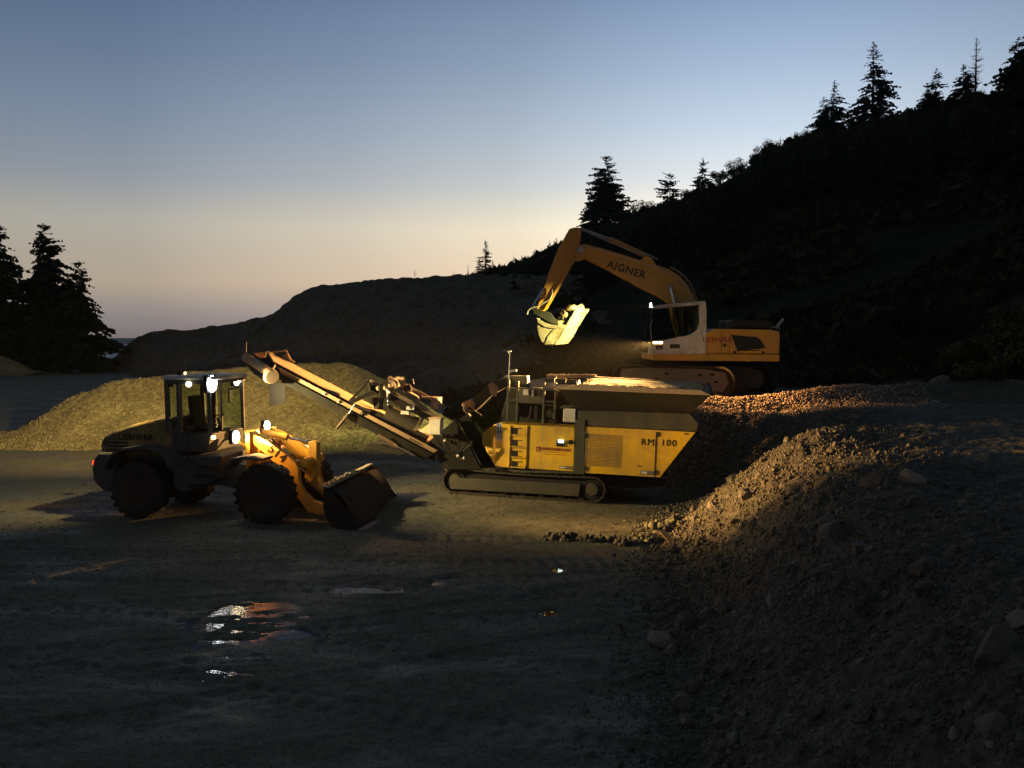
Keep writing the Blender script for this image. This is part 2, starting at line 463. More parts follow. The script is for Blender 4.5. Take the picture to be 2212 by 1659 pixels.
def water(name, wave, strength):
    m, n, l, p = new_mat(name)
    a = noise(n, l, coords(n, l, (3.0, 11.0, 1.0)), wave, 3, .55)
    l.new(mixc(n, l, a, (.020,.019,.016), (.034,.030,.024)), p.inputs["Base Color"])
    p.inputs["Roughness"].default_value = .04; p.inputs["IOR"].default_value = 1.33
    bump(n, l, a, p, strength, .02)
    return m
M['water_rippled'] = water('rippled_water', 2.0, .36)
M['water_still'] = water('still_water', .3, .05)
M['water_film'] = water('wet_mud_film', 1.0, .25)
for q in M['water_film'].node_tree.nodes:
    if q.type == 'BSDF_PRINCIPLED': q.inputs['Roughness'].default_value = .38; q.inputs['IOR'].default_value = 1.25
for cx, cy, rx, ry, kind in PUD:
    t = np.linspace(0, 2*np.pi, 73)[:-1]; rings = np.linspace(.02, 1.25, 12)
    T, Q = np.meshgrid(t, rings)
    X, Y = cx + rx*Q*np.cos(T), cy + ry*Q*np.sin(T)
    Z = np.full_like(X, -.034 if kind == 'rippled' else -.016) - .12*np.maximum(0, Q-.85)
    sheet("puddle", X, Y, Z, M['water_' + kind], wrap=True)

# ---- rubble bank with the ramp the digger stands on
def toe(y):
    return np.interp(y, [0, 8.1, 10.4, 13.1, 16.6, 19, 20.5, 22, 23.2, 24.2, 25.2, 40],
                        [.2, 1.62, 2.0, 2.44, 2.95, 3.35, 4.0, 4.55, 4.6, 3.2, .8, -.6])
def smin(a, b, k):
    h = np.clip(.5 + .5*(b-a)/k, 0, 1); return b*(1-h) + a*h - k*h*(1-h)
def bank_h(x, y):
    s = x - toe(y) + .22*fbm(x+3, y, 1.6, 3)
    top = 1.72 + .05*np.maximum(0, x-7) + .20*sstep(24.6, 25.8, y) + .10*fbm(x, y+60, 2.2, 4)*sstep(6.0,7.5,np.abs(x-5.5)+np.abs(y-28.5)*.6+3)
    top = top + (.10 + .17*sstep(6.2, 9.5, x))*np.exp(-((y - 25.7 - .05*(x-6))/.55)**2)*sstep(3.8, 5.0, x)*(1-sstep(15, 19, x))
    top = top + .26*np.exp(-((x-6.0)/.75)**2 - ((y-18.8)/.8)**2) + .9*sstep(30.5, 42, y)
    top = top + .16*sstep(1,3,x-9)*fbm(x, y, 1.0, 3)
    lump = .10*fbm(x, y, .9, 4) + .05*fbm(x+9, y+2, .32, 3) + .03*fbm(x, y, .12, 2)
    rise = .78*(s - .25 + np.sqrt((s-.25)**2 + .16))*.5 - .06
    core = smin(rise + .0, top, .55)
    h = core + lump*1.5*(1 - .6*sstep(1.4, 2.0, core))*sstep(-.6, .3, s)
    return h
bd = np.concatenate([np.geomspace(2.6, 27, 480)[:-1], np.geomspace(27, 48, 60)])
bt = np.concatenate([np.linspace(-.06, .64, 470)[:-1], np.linspace(.62, 2.2, 40)])      # tangent of the direction
T, D = np.meshgrid(bt, bd)
BX, BY = D*T, D
BZ = bank_h(BX, BY)
M['rubble'] = gravel('rubble', (.070,.063,.046), (.122,.108,.078), (.056,.051,.039), fine=15.0, bstr=.8, bdist=.05)
bank = sheet("rubble_bank", BX, BY, BZ, M['rubble'], keep=BZ > -.12)

# ---- spoil heap and wooded hillside behind, laid out along directions from the camera
def dirgrid(pxs, ts): return np.meshgrid(pxs, ts)
def interp(px, tab): return np.interp(px, [a for a, b in tab], [b for a, b in tab])
SPOIL = [(150,812),(215,800),(250,768),(290,733),(330,716),(400,712),(450,706),(500,695),(590,676),(615,655),(640,640),(690,619),(760,610),(850,602),(1000,596),(1150,592),(1500,600)]
M['spoil'] = gravel('spoil_earth', (.085,.068,.044), (.125,.10,.064), (.060,.054,.034), fine=5.0, bstr=.8, bdist=.12)
PX, TT = dirgrid(np.arange(140, 1504, 3.5), np.concatenate([np.linspace(0, 1, 110), np.linspace(1.04, 1.6, 10)]))
dc = interp(PX, [(140,101),(300,98),(700,95),(1500,95)]); db = interp(PX, [(140,99),(215,97),(300,80),(450,64),(800,52),(1100,46),(1500,46)])
zc = 3.8 + (722 - interp(PX, SPOIL))*dc/2000
d = db + (dc-db)*TT
tt = np.clip(TT, 0, 1)
z = -.4 + (zc+.4)*(tt*.86 + .14*np.sin(tt*np.pi/2)) - np.maximum(0, TT-1)*22
x = d*(PX-1106)/2000
gul = np.abs(fbm(x*1.0+2, d*.22, 3.2, 4))
z = z + (.75*fbm(x, d, 7.0, 4) + .32*fbm(x+4, d, 1.6, 4) - 1.1*(.28-gul)*(gul < .28))*sstep(0,.12,tt)*(1-.6*sstep(.9,1,tt)) + .22*fbm(x, d, .8, 3)
sheet("spoil_hill", x, d, z, M['spoil'])

RIDGE = [(900,650),(1000,612),(1080,590),(1150,566),(1250,513),(1300,494),(1400,462),(1490,432),(1560,396),(1640,345),(1700,313),(1760,300),(1850,281),(1920,269),(1990,254),(2080,224),(2150,205),(2212,180),(2400,95),(2700,-40),(4200,-300)]
RD = [(900,115),(1100,150),(1300,170),(1500,160),(1700,150),(2000,130),(2212,105),(2700,75),(4200,55)]
RB = [(900,50),(1200,42),(1500,38),(1900,33),(2212,27),(2700,20),(4200,14)]
m, n, l, p = new_mat('hillside_turf'); M['turf'] = m
v = coords(n, l, 1)
a = noise(n, l, v, .09, 5); b = noise(n, l, v, .9, 6, .7)
c1 = mixc(n, l, ramp(n, l, b, [(.35, 0.0), (.65, 1.0)]), (.010,.013,.007), (.022,.022,.012))
l.new(mixc(n, l, ramp(n, l, a, [(.45, 0.0), (.62, 1.0)]), c1, (.030,.025,.016)), p.inputs["Base Color"]); p.inputs["Roughness"].default_value = 1.0
p.inputs["Specular IOR Level"].default_value = .1
bump(n, l, b, p, 1.0, .4)
def hill_point(px, t):
    px, t = np.asarray(px, float), np.asarray(t, float)
    dr, db = interp(px, RD), interp(px, RB)
    zr = 3.8 + (722 - interp(px, RIDGE))*dr/2000
    zb = interp(px, [(900,-.5),(1200,1.2),(1500,1.7),(4200,2.0)])
    d = db + (dr-db)*t
    tc = np.clip(t, 0, 1)
    z = zb + (zr-zb)*(tc**1.12) - np.maximum(0, t-1)*.55*dr
    x = d*(px-1106)/2000
    z = z + (1.1*fbm(x, d, 16, 3) + .45*fbm(x+7, d, 4.0, 4))*sstep(.02,.15,tc)*(1-.7*sstep(.85,1,tc)) + .14*fbm(x, d, 1.2, 3)
    return x, d, z
PX, TT = dirgrid(np.concatenate([np.arange(900, 2500, 5.0), np.arange(2500, 4200, 60)]), np.concatenate([np.linspace(0, 1, 170)**1.25, np.linspace(1.04, 1.4, 8)]))
sheet("hillside", *hill_point(PX, TT), M['turf'])

# scrub and rough growth covering the slope, too dense to count
g = np.random.default_rng(404); N = 26000
qx = g.uniform(960, 2560, N); qt = g.uniform(.015, 1.0, N)**.9
hx, hd, hz_ = hill_point(qx, qt)
big = (.25 + .9*g.random(N)**2)*np.clip(.45 + hd/150, .45, 1.4); ok = vnoise(hx*.11, hd*.11) > -.35
hx, hd, hz_, big = hx[ok], hd[ok], hz_[ok], big[ok]; N = len(hx)
c0 = np.stack([hx, hd, hz_-.05], -1)[:,None,:]; tri = []
for k in range(5):
    o1, o2 = g.normal(0,.42,(N,3)), g.normal(0,.42,(N,3)); o1[:,2] = g.uniform(0,.5,N); o2[:,2] = g.uniform(.1,.7,N); o3 = g.normal(0,.25,(N,3)); o3[:,2] = g.uniform(.5,1.15,N)
    tri.append(c0 + np.stack([o1,o2,o3], 1)*big[:,None,None])
bx2 = g.uniform(-3, 24, 9000); by2 = g.uniform(30.5, 46, 9000); ok = np.hypot(bx2-5.8, by2-29.3) > 3.2; bx2, by2 = bx2[ok], by2[ok]; N = len(bx2)  # scrub added here to darken the back of the ramp
c0 = np.stack([bx2, by2, bank_h(bx2, by2)-.03], -1)[:,None,:]; big = .15 + .4*g.random(N)**2
for k in range(4):
    o1, o2 = g.normal(0,.45,(N,3)), g.normal(0,.45,(N,3)); o1[:,2] = g.uniform(0,.4,N); o2[:,2] = g.uniform(.1,.6,N); o3 = g.normal(0,.25,(N,3)); o3[:,2] = g.uniform(.4,1,N)
    tri.append(c0 + np.stack([o1,o2,o3], 1)*big[:,None,None])
scrub_tris = np.concatenate(tri)
# ---- the valley far below, with fog lying in it
m, n, l, p = new_mat('far_valley')
v = coords(n, l, (.0006, .0022, 1))
l.new(mixc(n, l, ramp(n, l, noise(n, l, v, 3, 5), [(.4, 0.0), (.6, 1.0)]), (.05,.07,.08), (.16,.19,.23)), p.inputs["Base Color"]); p.inputs["Roughness"].default_value = 1
PX, TT = np.meshgrid(np.linspace(-1.6, 1.6, 60), np.geomspace(150, 16000, 50))
sheet("valley", TT*PX, TT, np.full_like(PX, -62.0) + 5*fbm(TT*PX, TT, 500, 3), m)
m, n, l, p = new_mat('fog_bank')
l.new(mixc(n, l, noise(n, l, coords(n, l, .01), 1, 4), (.50,.53,.58), (.72,.74,.78)), p.inputs["Base Color"]); p.inputs["Roughness"].default_value = 1
for fx, fy, fw, fl in ((-1150, 2500, 560, 210), (-520, 1650, 240, 100), (-2100, 4800, 1500, 300), (-640, 2050, 180, 70), (-800,1500,150,60)):
    b = MB(); b.ball((0,0,0), 1, 40)
    for i, q in enumerate(b.v):
        q = Vector(q); b.v[i] = (q.x*fw*(1+.25*math.sin(q.y*5)), q.y*fl*(1+.3*math.sin(q.x*7)), q.z*7*(1+.4*math.sin(q.x*9+q.y*4)))
    o = b.build("fog", m, smooth=True, kind="stuff"); o.location = (fx, fy, -58)

# ------------------------------------------------------------------ stones
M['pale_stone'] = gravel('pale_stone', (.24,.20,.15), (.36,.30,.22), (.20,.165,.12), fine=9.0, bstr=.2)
def rock_mesh(name, seed, sub=1, flat=.75):
    r = random.Random(seed); bm = bmesh.new()
    bmesh.ops.create_icosphere(bm, subdivisions=sub, radius=1)
    ax = [Vector((r.gauss(0,1), r.gauss(0,1), r.gauss(0,1))).normalized() for _ in range(9)]
    cut = [r.uniform(.42, .8) for _ in ax]
    sc = Vector((r.uniform(.8,1.25), r.uniform(.7,1.1), r.uniform(.55,.9)*flat/.75))
    for q in bm.verts:
        for a, c in zip(ax, cut):
            dd = q.co.dot(a)
            if dd > c: q.co -= a*(dd-c)
        q.co = Vector((q.co.x*sc.x, q.co.y*sc.y, q.co.z*sc.z)) * r.uniform(.93, 1.07)
    me = bpy.data.meshes.new(name); bm.to_mesh(me); bm.free(); return me
m, n, l, p = new_mat('limestone'); M['stone'] = m
v = coords(n, l, 1); oi = n.new("ShaderNodeObjectInfo")
a = noise(n, l, v, 2.0, 6, .7)
c = mixc(n, l, a, (.13,.11,.082), (.27,.23,.175))
l.new(mixc(n, l, 1.0, c, ramp(n, l, oi.outputs["Random"], [(0, .45), (.75, .95), (1, 1.45)]), 'MULTIPLY'), p.inputs["Base Color"]); p.inputs["Roughness"].default_value = .95
bump(n, l, a, p, .6, .15)
def scatter(name, pts, sizes, mat, parent, hi=None, seed=0):
    """thousands of small stones as one mesh: eight-sided chips, each of its own shape and turn"""
    g = np.random.default_rng(seed); N = len(pts)
    base = np.array([[1,0,0],[-1,0,0],[0,1,0],[0,-1,0],[0,0,1],[0,0,-1]], float)
    F = np.array([[0,2,4],[2,1,4],[1,3,4],[3,0,4],[2,0,5],[1,2,5],[3,1,5],[0,3,5]])
    q = g.normal(size=(N,4)); q /= np.linalg.norm(q, axis=1, keepdims=True)
    w, x, y, z = q.T
    Rm = np.stack([1-2*(y*y+z*z), 2*(x*y-z*w), 2*(x*z+y*w), 2*(x*y+z*w), 1-2*(x*x+z*z), 2*(y*z-x*w), 2*(x*z-y*w), 2*(y*z+x*w), 1-2*(x*x+y*y)], -1).reshape(N,3,3)
    V = base[None]*g.uniform(.55, 1.25, (N,6,1))*np.array([1.15,.95,.75])
    V = np.einsum('nij,nkj->nki', Rm, V)*np.asarray(sizes)[:,None,None] + np.asarray(pts)[:,None,:]
    F = (F[None] + 6*np.arange(N)[:,None,None]).reshape(-1,3).astype(np.int32)
    me = bpy.data.meshes.new(name)
    me.vertices.add(N*6); me.vertices.foreach_set("co", V.astype(np.float32).ravel())
    me.loops.add(F.size); me.loops.foreach_set("vertex_index", F.ravel())
    me.polygons.add(len(F)); me.polygons.foreach_set("loop_start", np.arange(0, F.size, 3, dtype=np.int32)); me.polygons.foreach_set("loop_total", np.full(len(F), 3, dtype=np.int32))
    me.update(); me.validate()
    return link(name, me, mat, parent, kind="stuff")
M['chips'] = gravel('stone_chips', (.095,.084,.062), (.19,.168,.125), (.074,.067,.051), fine=9.0, bstr=.2)

ROCKS = [rock_mesh("stone", 100+i, 2 if i < 4 else 1) for i in range(9)]
for me in ROCKS: me.materials.append(M['stone'])
def bank_sample(N, g, dmin=4.2, dmax=26):
    d = np.exp(g.uniform(math.log(dmin), math.log(dmax), N)); tmax = .58
    s = g.beta(1.1, 1.9, N)*5.4 - .35 - .9*g.random(N)**4
    x = toe(d) + s
    ok = x/d < tmax
    return x[ok], d[ok]
g = np.random.default_rng(5)
bx, by = bank_sample(2600, g)
size = .022 + .070*g.beta(1.2, 4.5, len(bx))*np.clip(by/9, .8, 1.6) + .12*(g.random(len(bx)) > .955)*g.random(len(bx))
blk = g.choice(np.flatnonzero((bx - toe(by) > -.3) & (bx - toe(by) < 4)), 26, replace=False); size[blk] = g.uniform(.12, .26, 26)
order = np.argsort(-size/by)[:300]
bz = np.maximum(bank_h(bx, by), ground_h(bx, by))
for k, i in enumerate(order):
    o = bpy.data.objects.new("stone", ROCKS[k % 9]); COL.objects.link(o); o.parent = bank
    s = size[i]
    o.location = (bx[i], by[i], bz[i] + s*.22); o.scale = (s, s, s)
    o.rotation_euler = (g.uniform(-.6,.6), g.uniform(-.6,.6), g.uniform(0,6.28))
rest = np.setdiff1d(np.arange(len(bx)), order)
sx, sy = bank_sample(52000, g)
ss = .006 + .028*g.beta(1.2, 3.2, len(sx))*np.clip(sy/10, .7, 2.0)
sx = np.concatenate([sx, bx[rest]]); sy = np.concatenate([sy, by[rest]]); ss = np.concatenate([ss, size[rest]])
scatter("rubble_stones", np.stack([sx, sy, np.maximum(bank_h(sx, sy), ground_h(sx, sy))+ss*.3], -1), ss, M['chips'], bank, seed=3)
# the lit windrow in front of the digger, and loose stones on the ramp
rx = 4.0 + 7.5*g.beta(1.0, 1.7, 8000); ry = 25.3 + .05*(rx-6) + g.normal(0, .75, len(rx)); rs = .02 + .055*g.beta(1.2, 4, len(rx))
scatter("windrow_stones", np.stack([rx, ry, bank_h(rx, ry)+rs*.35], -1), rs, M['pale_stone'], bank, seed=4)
px_ = g.uniform(-11, 4, 48000); py_ = np.exp(g.uniform(math.log(6.5), math.log(32), 48000)); ps = (.005 + .024*g.beta(1.1, 6, 48000))*np.clip(py_/14, .6, 1.5)
scatter("pebbles", np.stack([px_, py_, ground_h(px_, py_)+ps*.3], -1), ps, M['chips'], ground, seed=6)
# clods pressed up by the tracks in front of the crusher
for k, (a, b_, s) in enumerate(((1194,1158,.19),(1230,1163,.22),(1272,1167,.19),(1310,1166,.23),(1353,1173,.23),(1399,1167,.25),(1438,1143,.36),(1460,1126,.24))):
    q = at(a, b_+6, 3.8*2000/(b_+6-722)); gz = float(ground_h(np.array([q.x]), np.array([q.y]))[0])
    gg = np.random.default_rng(900+k); N = 34
    v = gg.normal(0, 1, (N,3)); v /= np.linalg.norm(v, axis=1, keepdims=True); v *= (gg.random((N,1))**.5)*s*np.array([.95, 1.15, .7])
    v[:,2] = np.abs(v[:,2])
    o = scatter("clod", v, gg.uniform(.25, .55, N)*s*.75, M['floor'], ground, seed=950+k)
    del o["kind"]; o.location = (q.x, q.y, gz - .01); o.rotation_euler = (0, 0, k*1.3)

def heap(name, label, cx, cy, crest, height, slope, seed, group=None):
    """a pile of crushed stone: crest line (points) with sides at the angle of repose"""
    pts = np.array(crest, float)
    w = height/slope + .6
    x0, x1 = pts[:,0].min()-w, pts[:,0].max()+w; y0, y1 = pts[:,1].min()-w, pts[:,1].max()+w
    def h(X, Y):
        best = np.full(X.shape, -9.0)
        wob = .28*fbm(X+seed, Y, 2.4, 3)
        for (ax, ay, az), (bx, by, bz) in zip(pts[:-1], pts[1:]):
            vx, vy = bx-ax, by-ay
            t = np.clip(((X-ax)*vx + (Y-ay)*vy)/(vx*vx+vy*vy+1e-9), 0, 1)
            dd = np.hypot(X-ax-t*vx, Y-ay-t*vy)
            dd = np.sqrt(dd*dd + .22) - .46
            best = np.maximum(best, az + t*(bz-az) - slope*(dd + wob*np.clip(dd, 0, 1)))
        gully = .05*fbm((X-cx)*1.0+seed, Y*.3, .8, 3)
        foot = np.where(best < .35, .35*np.exp((best-.35)/.55) - .0, best)
        return foot - .04 + (gully + .045*fbm(X, Y, .25, 3))*np.clip(best+.6, 0, 1)
    nx, ny = int((x1-x0)/.07), int((y1-y0)/.09)
    X, Y = np.meshgrid(np.linspace(x0, x1, nx), np.linspace(y0, y1, ny))
    Z = h(X, Y); flo = ground_h(X, Y)
    o = sheet(name, X-cx, Y-cy, Z+flo*0, M['pile'], keep=Z > flo-.06, kind=None)
    if "kind" in o: del o["kind"]
    o.location = (cx, cy, 0); tag(o, label, "gravel pile", group)
    g = np.random.default_rng(seed); X, Y = g.uniform(x0, x1, 30000), g.uniform(y0, y1, 30000)
    Z = h(X, Y); ok = Z > -.01; X, Y, Z = X[ok], Y[ok], Z[ok]; s = .016 + .05*g.beta(1.2, 4.5, len(X))
    s = s*(1.25 - .45*np.clip(Z/height, 0, 1))
    scatter("loose_stones", np.stack([X-cx, Y-cy, Z+s*.25], -1), s, M['pile'], o, seed=seed+1)
    return o
m, n, l, p = new_mat('crushed_stone'); M['pile'] = m
v = coords(n, l, 1)
def cells(sc):
    vo = n.new("ShaderNodeTexVoronoi"); l.new(v, vo.inputs["Vector"]); vo.inputs["Scale"].default_value = sc
    s_ = n.new("ShaderNodeSeparateColor"); l.new(vo.outputs["Color"], s_.inputs[0]); return s_.outputs[0], s_.outputs[1], vo.outputs["Distance"]
ca_, cb_, cd_ = cells(9.0); da_, db__, dd_ = cells(21.0)
base = mixc(n, l, ramp(n, l, noise(n, l, v, .5, 4), [(.35, 0.0), (.65, 1.0)]), (.20,.18,.105), (.27,.245,.145))
base = mixc(n, l, .7, base, mixc(n, l, ca_, (.55,.55,.55), (1.45,1.45,1.45)), 'MULTIPLY')
base = mixc(n, l, .6, base, mixc(n, l, da_, (.6,.6,.6), (1.4,1.4,1.4)), 'MULTIPLY')
l.new(base, p.inputs["Base Color"]); p.inputs["Roughness"].default_value = 1.0; p.inputs["Specular IOR Level"].default_value = .2
ad = n.new("ShaderNodeMath"); ad.operation = 'ADD'; l.new(cb_, ad.inputs[0]); l.new(db__, ad.inputs[1])
bump(n, l, ad.outputs[0], p, .45, .04)
def hp(px, py, d): q = at(px, py, d); return (q.x, q.y, q.z)
heap("gravel_pile", "long gravel pile with an even crest behind the wheel loader's cab", -13, 35,
     [hp(190, 845, 34.6), hp(250, 822, 34.8), hp(340, 811, 35.0), hp(480, 796, 35.3), hp(560, 788, 35.6)], 2.7, .68, 11, "crushed stone piles")
heap("gravel_pile", "round topped gravel pile lit yellow green behind the inclined conveyor", -6.5, 35,
     [hp(560, 792, 35.6), hp(650, 782, 35.2), hp(745, 782, 35.0), hp(775, 797, 35.0), hp(835, 838, 34.4), hp(930, 900, 33.5)], 2.7, .68, 23, "crushed stone piles")
heap("gravel_pile", "small pale gravel heap in front of the dark spruces", -48, 88,
     [hp(-60, 762, 88), hp(-10, 766, 88), hp(5, 772, 88)], 1.6, .6, 31, "crushed stone piles")

# ------------------------------------------------------------------ trees
def tri_mesh(name, tris, mat):
    tris = np.asarray(tris, np.float32); N = len(tris)
    me = bpy.data.meshes.new(name)
    me.vertices.add(N*3); me.vertices.foreach_set("co", tris.ravel())
    me.loops.add(N*3); me.loops.foreach_set("vertex_index", np.arange(N*3, dtype=np.int32))
    me.polygons.add(N); me.polygons.foreach_set("loop_start", np.arange(0, N*3, 3, dtype=np.int32)); me.polygons.foreach_set("loop_total", np.full(N, 3, dtype=np.int32))
    me.update(); me.materials.append(mat); return me
def conifer(seed, H, Rw, whorls=26, per=6, spray=.55, density=9, droop=.35, start=.08, power=.85, needle=None, flat=False, bare=False, ragged=.35):
    """trunk and crown meshes of a conifer: whorls of drooping boughs, each hung with short sprays"""
    g = np.random.default_rng(seed); tr = MB(); tris = []
    r0 = .016*H + .04; tr.tube((0,0,-.4), (0,0,H*.55), r0, r0*.55, 8); tr.tube((0,0,H*.55), (0,0,H*.985), r0*.55, .012, 6)
    ph0 = g.uniform(0, 6.28)
    for k in range(whorls):
        f = start + (1-start)*((k + g.uniform(-.6,.6))/whorls); f = min(max(f, start), .985)
        z = H*f; L0 = Rw*max(.04, (1-f))**power + .05
        if f < start + .12: L0 *= .75
        for j in range(per):
            L = L0*g.uniform(1-ragged, 1.12)
            if g.random() < .07: continue
            zt_ = z; z_ = min(H*.985, max(H*start, z + H*(1-start)/whorls*g.uniform(-.9,.9)))
            a = g.uniform(0, 6.283); ca, sa = math.cos(a), math.sin(a)
            L *= 1 + .28*math.sin(a + ph0 + 5*f) + .12*math.sin(2*a + 9*f + ph0)
            rise = g.uniform(-.05,.12) if f < .8 else .45
            def bp(s): return np.array([ca*L*s, sa*L*s, z_ + rise*L*s - droop*L*s*s + .16*L*max(0, s-.6)])
            fat = 2.6 if bare else 1.0; tr.tube(bp(0), bp(.55), .012*L0*fat+.008, .010*fat, 4); tr.tube(bp(.55), bp(1.0), .010*fat, .004*fat, 3)
            if bare: 
                for q in range(3):
                    s = g.uniform(.35, .95); b0 = bp(s); dv = np.array([ca, sa, 0])*.2 + g.normal(0, .22, 3)
                    tr.tube(b0, b0+dv*L*.35, .016, .008, 3)
                continue
            nS = max(5, int(density*L/max(Rw,.5)*2.0)); 
            for s in np.linspace(.18, 1.03, nS):
                b0 = bp(min(1, s + g.uniform(-.05,.05)))
                for sd in (-1, 1):
                    ln = spray*g.uniform(.55, 1.15)*(1.12 - .55*s)*min(1, .12 + 1.4*L/Rw)
                    out = np.array([ca, sa, 0])*g.uniform(.35,.9) + np.array([-sa, ca, 0])*sd*g.uniform(.4,1.0) + np.array([0,0,-1])*(g.uniform(.0,.25) if flat else g.uniform(.1,.75))
                    out /= np.linalg.norm(out); tip = b0 + out*ln
                    wv = np.cross(out, g.normal(0,1,3)); wv /= np.linalg.norm(wv)+1e-6; wv *= ln*g.uniform(.30,.50)
                    mid = b0 + out*ln*.45
                    tris.append((b0, mid+wv, tip)); tris.append((b0, tip, mid-wv))
    for q in range(0 if bare else 14):
        z = H*(1 - .05*g.random()); a = g.uniform(0,6.28); b0 = np.array([0,0,z]); tip = b0+np.array([math.cos(a)*.18, math.sin(a)*.18, .22]); w = np.array([-math.sin(a), math.cos(a), 0])*.05
        tris.append((b0-w, b0+w, tip))
    trunk = bpy.data.meshes.new("trunk"); trunk.from_pydata(tr.v, [], tr.f); trunk.materials.append(M['bark'])
    crown = tri_mesh("crown", tris, needle or M['needles']) if tris else None
    return trunk, crown
def bush_mesh(seed, H, W, N=1700, leaf=.34, mat=None):
    g = np.random.default_rng(seed); tris = []; tr = MB()
    cl = [(g.normal(0,.42,2)*W*.5, g.uniform(.35,.85)*H, g.uniform(.18,.34)*W) for _ in range(9)]
    for (c, z, r) in cl: tr.tube((c[0]*.15, c[1]*.15, -.2), (c[0], c[1], z), .05, .015, 5)
    for i in range(N):
        c, z, r = cl[g.integers(len(cl))]
        q = g.normal(0,1,3); q *= r*g.random()**.4/np.linalg.norm(q); p0 = np.array([c[0], c[1], z]) + q
        u = g.normal(0,1,3); u /= np.linalg.norm(u); w = np.cross(u, g.normal(0,1,3)); w /= np.linalg.norm(w)
        s = leaf*g.uniform(.5,1.2); tris.append((p0-w*s*.35, p0+w*s*.35, p0+u*s))
    trunk = bpy.data.meshes.new("stem"); trunk.from_pydata(tr.v, [], tr.f); trunk.materials.append(M['bark'])
    return trunk, tri_mesh("crown", tris, mat or M['leaves'])
def plant(name, label, cat, meshes, loc, s=1.0, rz=0.0, group=None, parts=("trunk", "crown")):
    t = thing(name, label, cat, loc, (0,0,rz), group); t.scale = (s,s,s)
    for nm, me in zip(parts, meshes):
        if me is None: continue
        o = bpy.data.objects.new(nm, me); COL.objects.link(o); o.parent = t
    return t
def stand(px, top, base, d): 
    b = at(px, base, d); return b, (base-top)*d/2000
o = link("undergrowth", tri_mesh("undergrowth", scrub_tris, M['leaves']), M['leaves'], kind="stuff")
# three spruces at the edge of the clearing
S1, S2, S3 = conifer(1, 15, 5.5, 40, 9, 1.15, 11, power=.75), conifer(2, 11.3, 5.0, 30, 8, 1.1, 11, ragged=.5, power=.75), conifer(3, 16.5, 5.8, 40, 9, 1.15, 11, power=.75)
for (px, top, base, d, mesh, h, lab, rz) in (
        (101, 484, 806, 95, S1, 15, "tall dark spruce standing in the middle of the three beside the clearing", 0),
        (176, 566, 806, 93, S2, 11.3, "shorter spruce with ragged boughs standing nearest the valley gap", 1.0),
        (-4, 462, 812, 92, S3, 16.5, "tall dark spruce cut off by the edge of the view", 2.0),
        (38, 640, 806, 99, S2, 11.3, "low spruce filling the gap between the two tall spruces", 2.6)):
    b, H = stand(px, top, base, d); b.z = min(b.z, 0.0)
    plant("spruce_tree", lab, "spruce", mesh, b, H/h, rz, "spruces beside the clearing")
# trees along the ridge that can be told apart
def ridge_tree(px, top, base, mesh, h, name, lab, cat, rz=0.0, d=None, group="trees on the ridge"):
    d = d or float(interp(px, RD)); b, H = stand(px, top, base, d); return plant(name, lab, cat, mesh, b, H/h, rz, group)
L1 = conifer(11, 12, 5.2, 30, 7, 1.0, 11, droop=.15, start=.05, power=.62, ragged=.55)
L2 = conifer(12, 7, 3.6, 11, 7, .75, 10, droop=.05, start=.18, power=.55, flat=True, ragged=.4)
L3 = conifer(13, 9, 3.8, 17, 7, .8, 9, droop=.18, start=.1, power=.75, ragged=.5)
L4 = conifer(14, 13, 4.8, 26, 7, .85, 11, droop=.3, start=.07, power=.8, ragged=.42)
L5 = conifer(15, 10, 2.0, 26, 6, .3, 5, droop=-.25, start=.12, power=.8, bare=True)
L6 = conifer(16, 9, 2.6, 22, 6, .55, 7, droop=.2, start=.05, power=.7, needle=M['larch'], ragged=.5)
L7 = conifer(17, 9, 4.2, 20, 7, .8, 12, droop=.3, start=.04, power=.7, ragged=.5)
ridge_tree(1313, 340, 492, L1, 12, "larch_tree", "broad ragged larch with two leaders standing behind the raised digger arm", "larch")
ridge_tree(1296, 372, 494, L1, 12, "larch_tree", "smaller larch crowded against the broad ragged larch", "larch", 2.0, d=172)
ridge_tree(1275, 415, 500, L3, 9, "larch_tree", "low larch at the downhill foot of the broad ragged larch", "larch", 1.0, d=171)
ridge_tree(1340, 420, 482, L3, 9, "larch_tree", "low spreading larch on the uphill side of the broad ragged larch", "larch", 2.5, d=168)
ridge_tree(1447, 376, 452, L2, 7, "pine_tree", "small pine with flat tiers of boughs on the ridge above the digger arm", "pine")
ridge_tree(1517, 344, 425, L3, 9, "spruce_tree", "thin see-through spruce just uphill of the small flat-tiered pine", "spruce", .7)
ridge_tree(1800, 178, 302, L4, 13, "spruce_tree", "pointed spruce rising out of a thicket left of the tallest ridge spruce", "spruce", 1.1)
ridge_tree(1778, 212, 304, L7, 9, "spruce_tree", "wide leaning spruce in the thicket left of the tallest ridge spruce", "spruce", 2.2)
ridge_tree(1884, 98, 284, L4, 13, "spruce_tree", "tallest free-standing spruce with tiers of drooping boughs on the ridge", "spruce")
ridge_tree(2020, 152, 262, L3, 9, "spruce_tree", "spruce with spread arms between the tallest spruce and the bare tree", "spruce", 2.0)
ridge_tree(2001, 182, 262, L7, 9, "spruce_tree", "bushy spruce leaning against the spruce with spread arms", "spruce", .4)
ridge_tree(2079, 142, 232, L7, 9, "spruce_tree", "bushy spruce at the foot of the bare dead tree", "spruce", 1.4)
ridge_tree(2106, 84, 226, L5, 10, "dead_tree", "bare dead conifer with thin upright twigs on the ridge", "dead tree", .4)
ridge_tree(2240, 12, 215, L7, 9, "spruce_tree", "big dark spruce cut off by the upper right edge", "spruce", .4, d=88)
ridge_tree(2196, 86, 230, L7, 9, "spruce_tree", "dense dark spruce leaning out of the stand at the upper right edge", "spruce", 2.4, d=90)
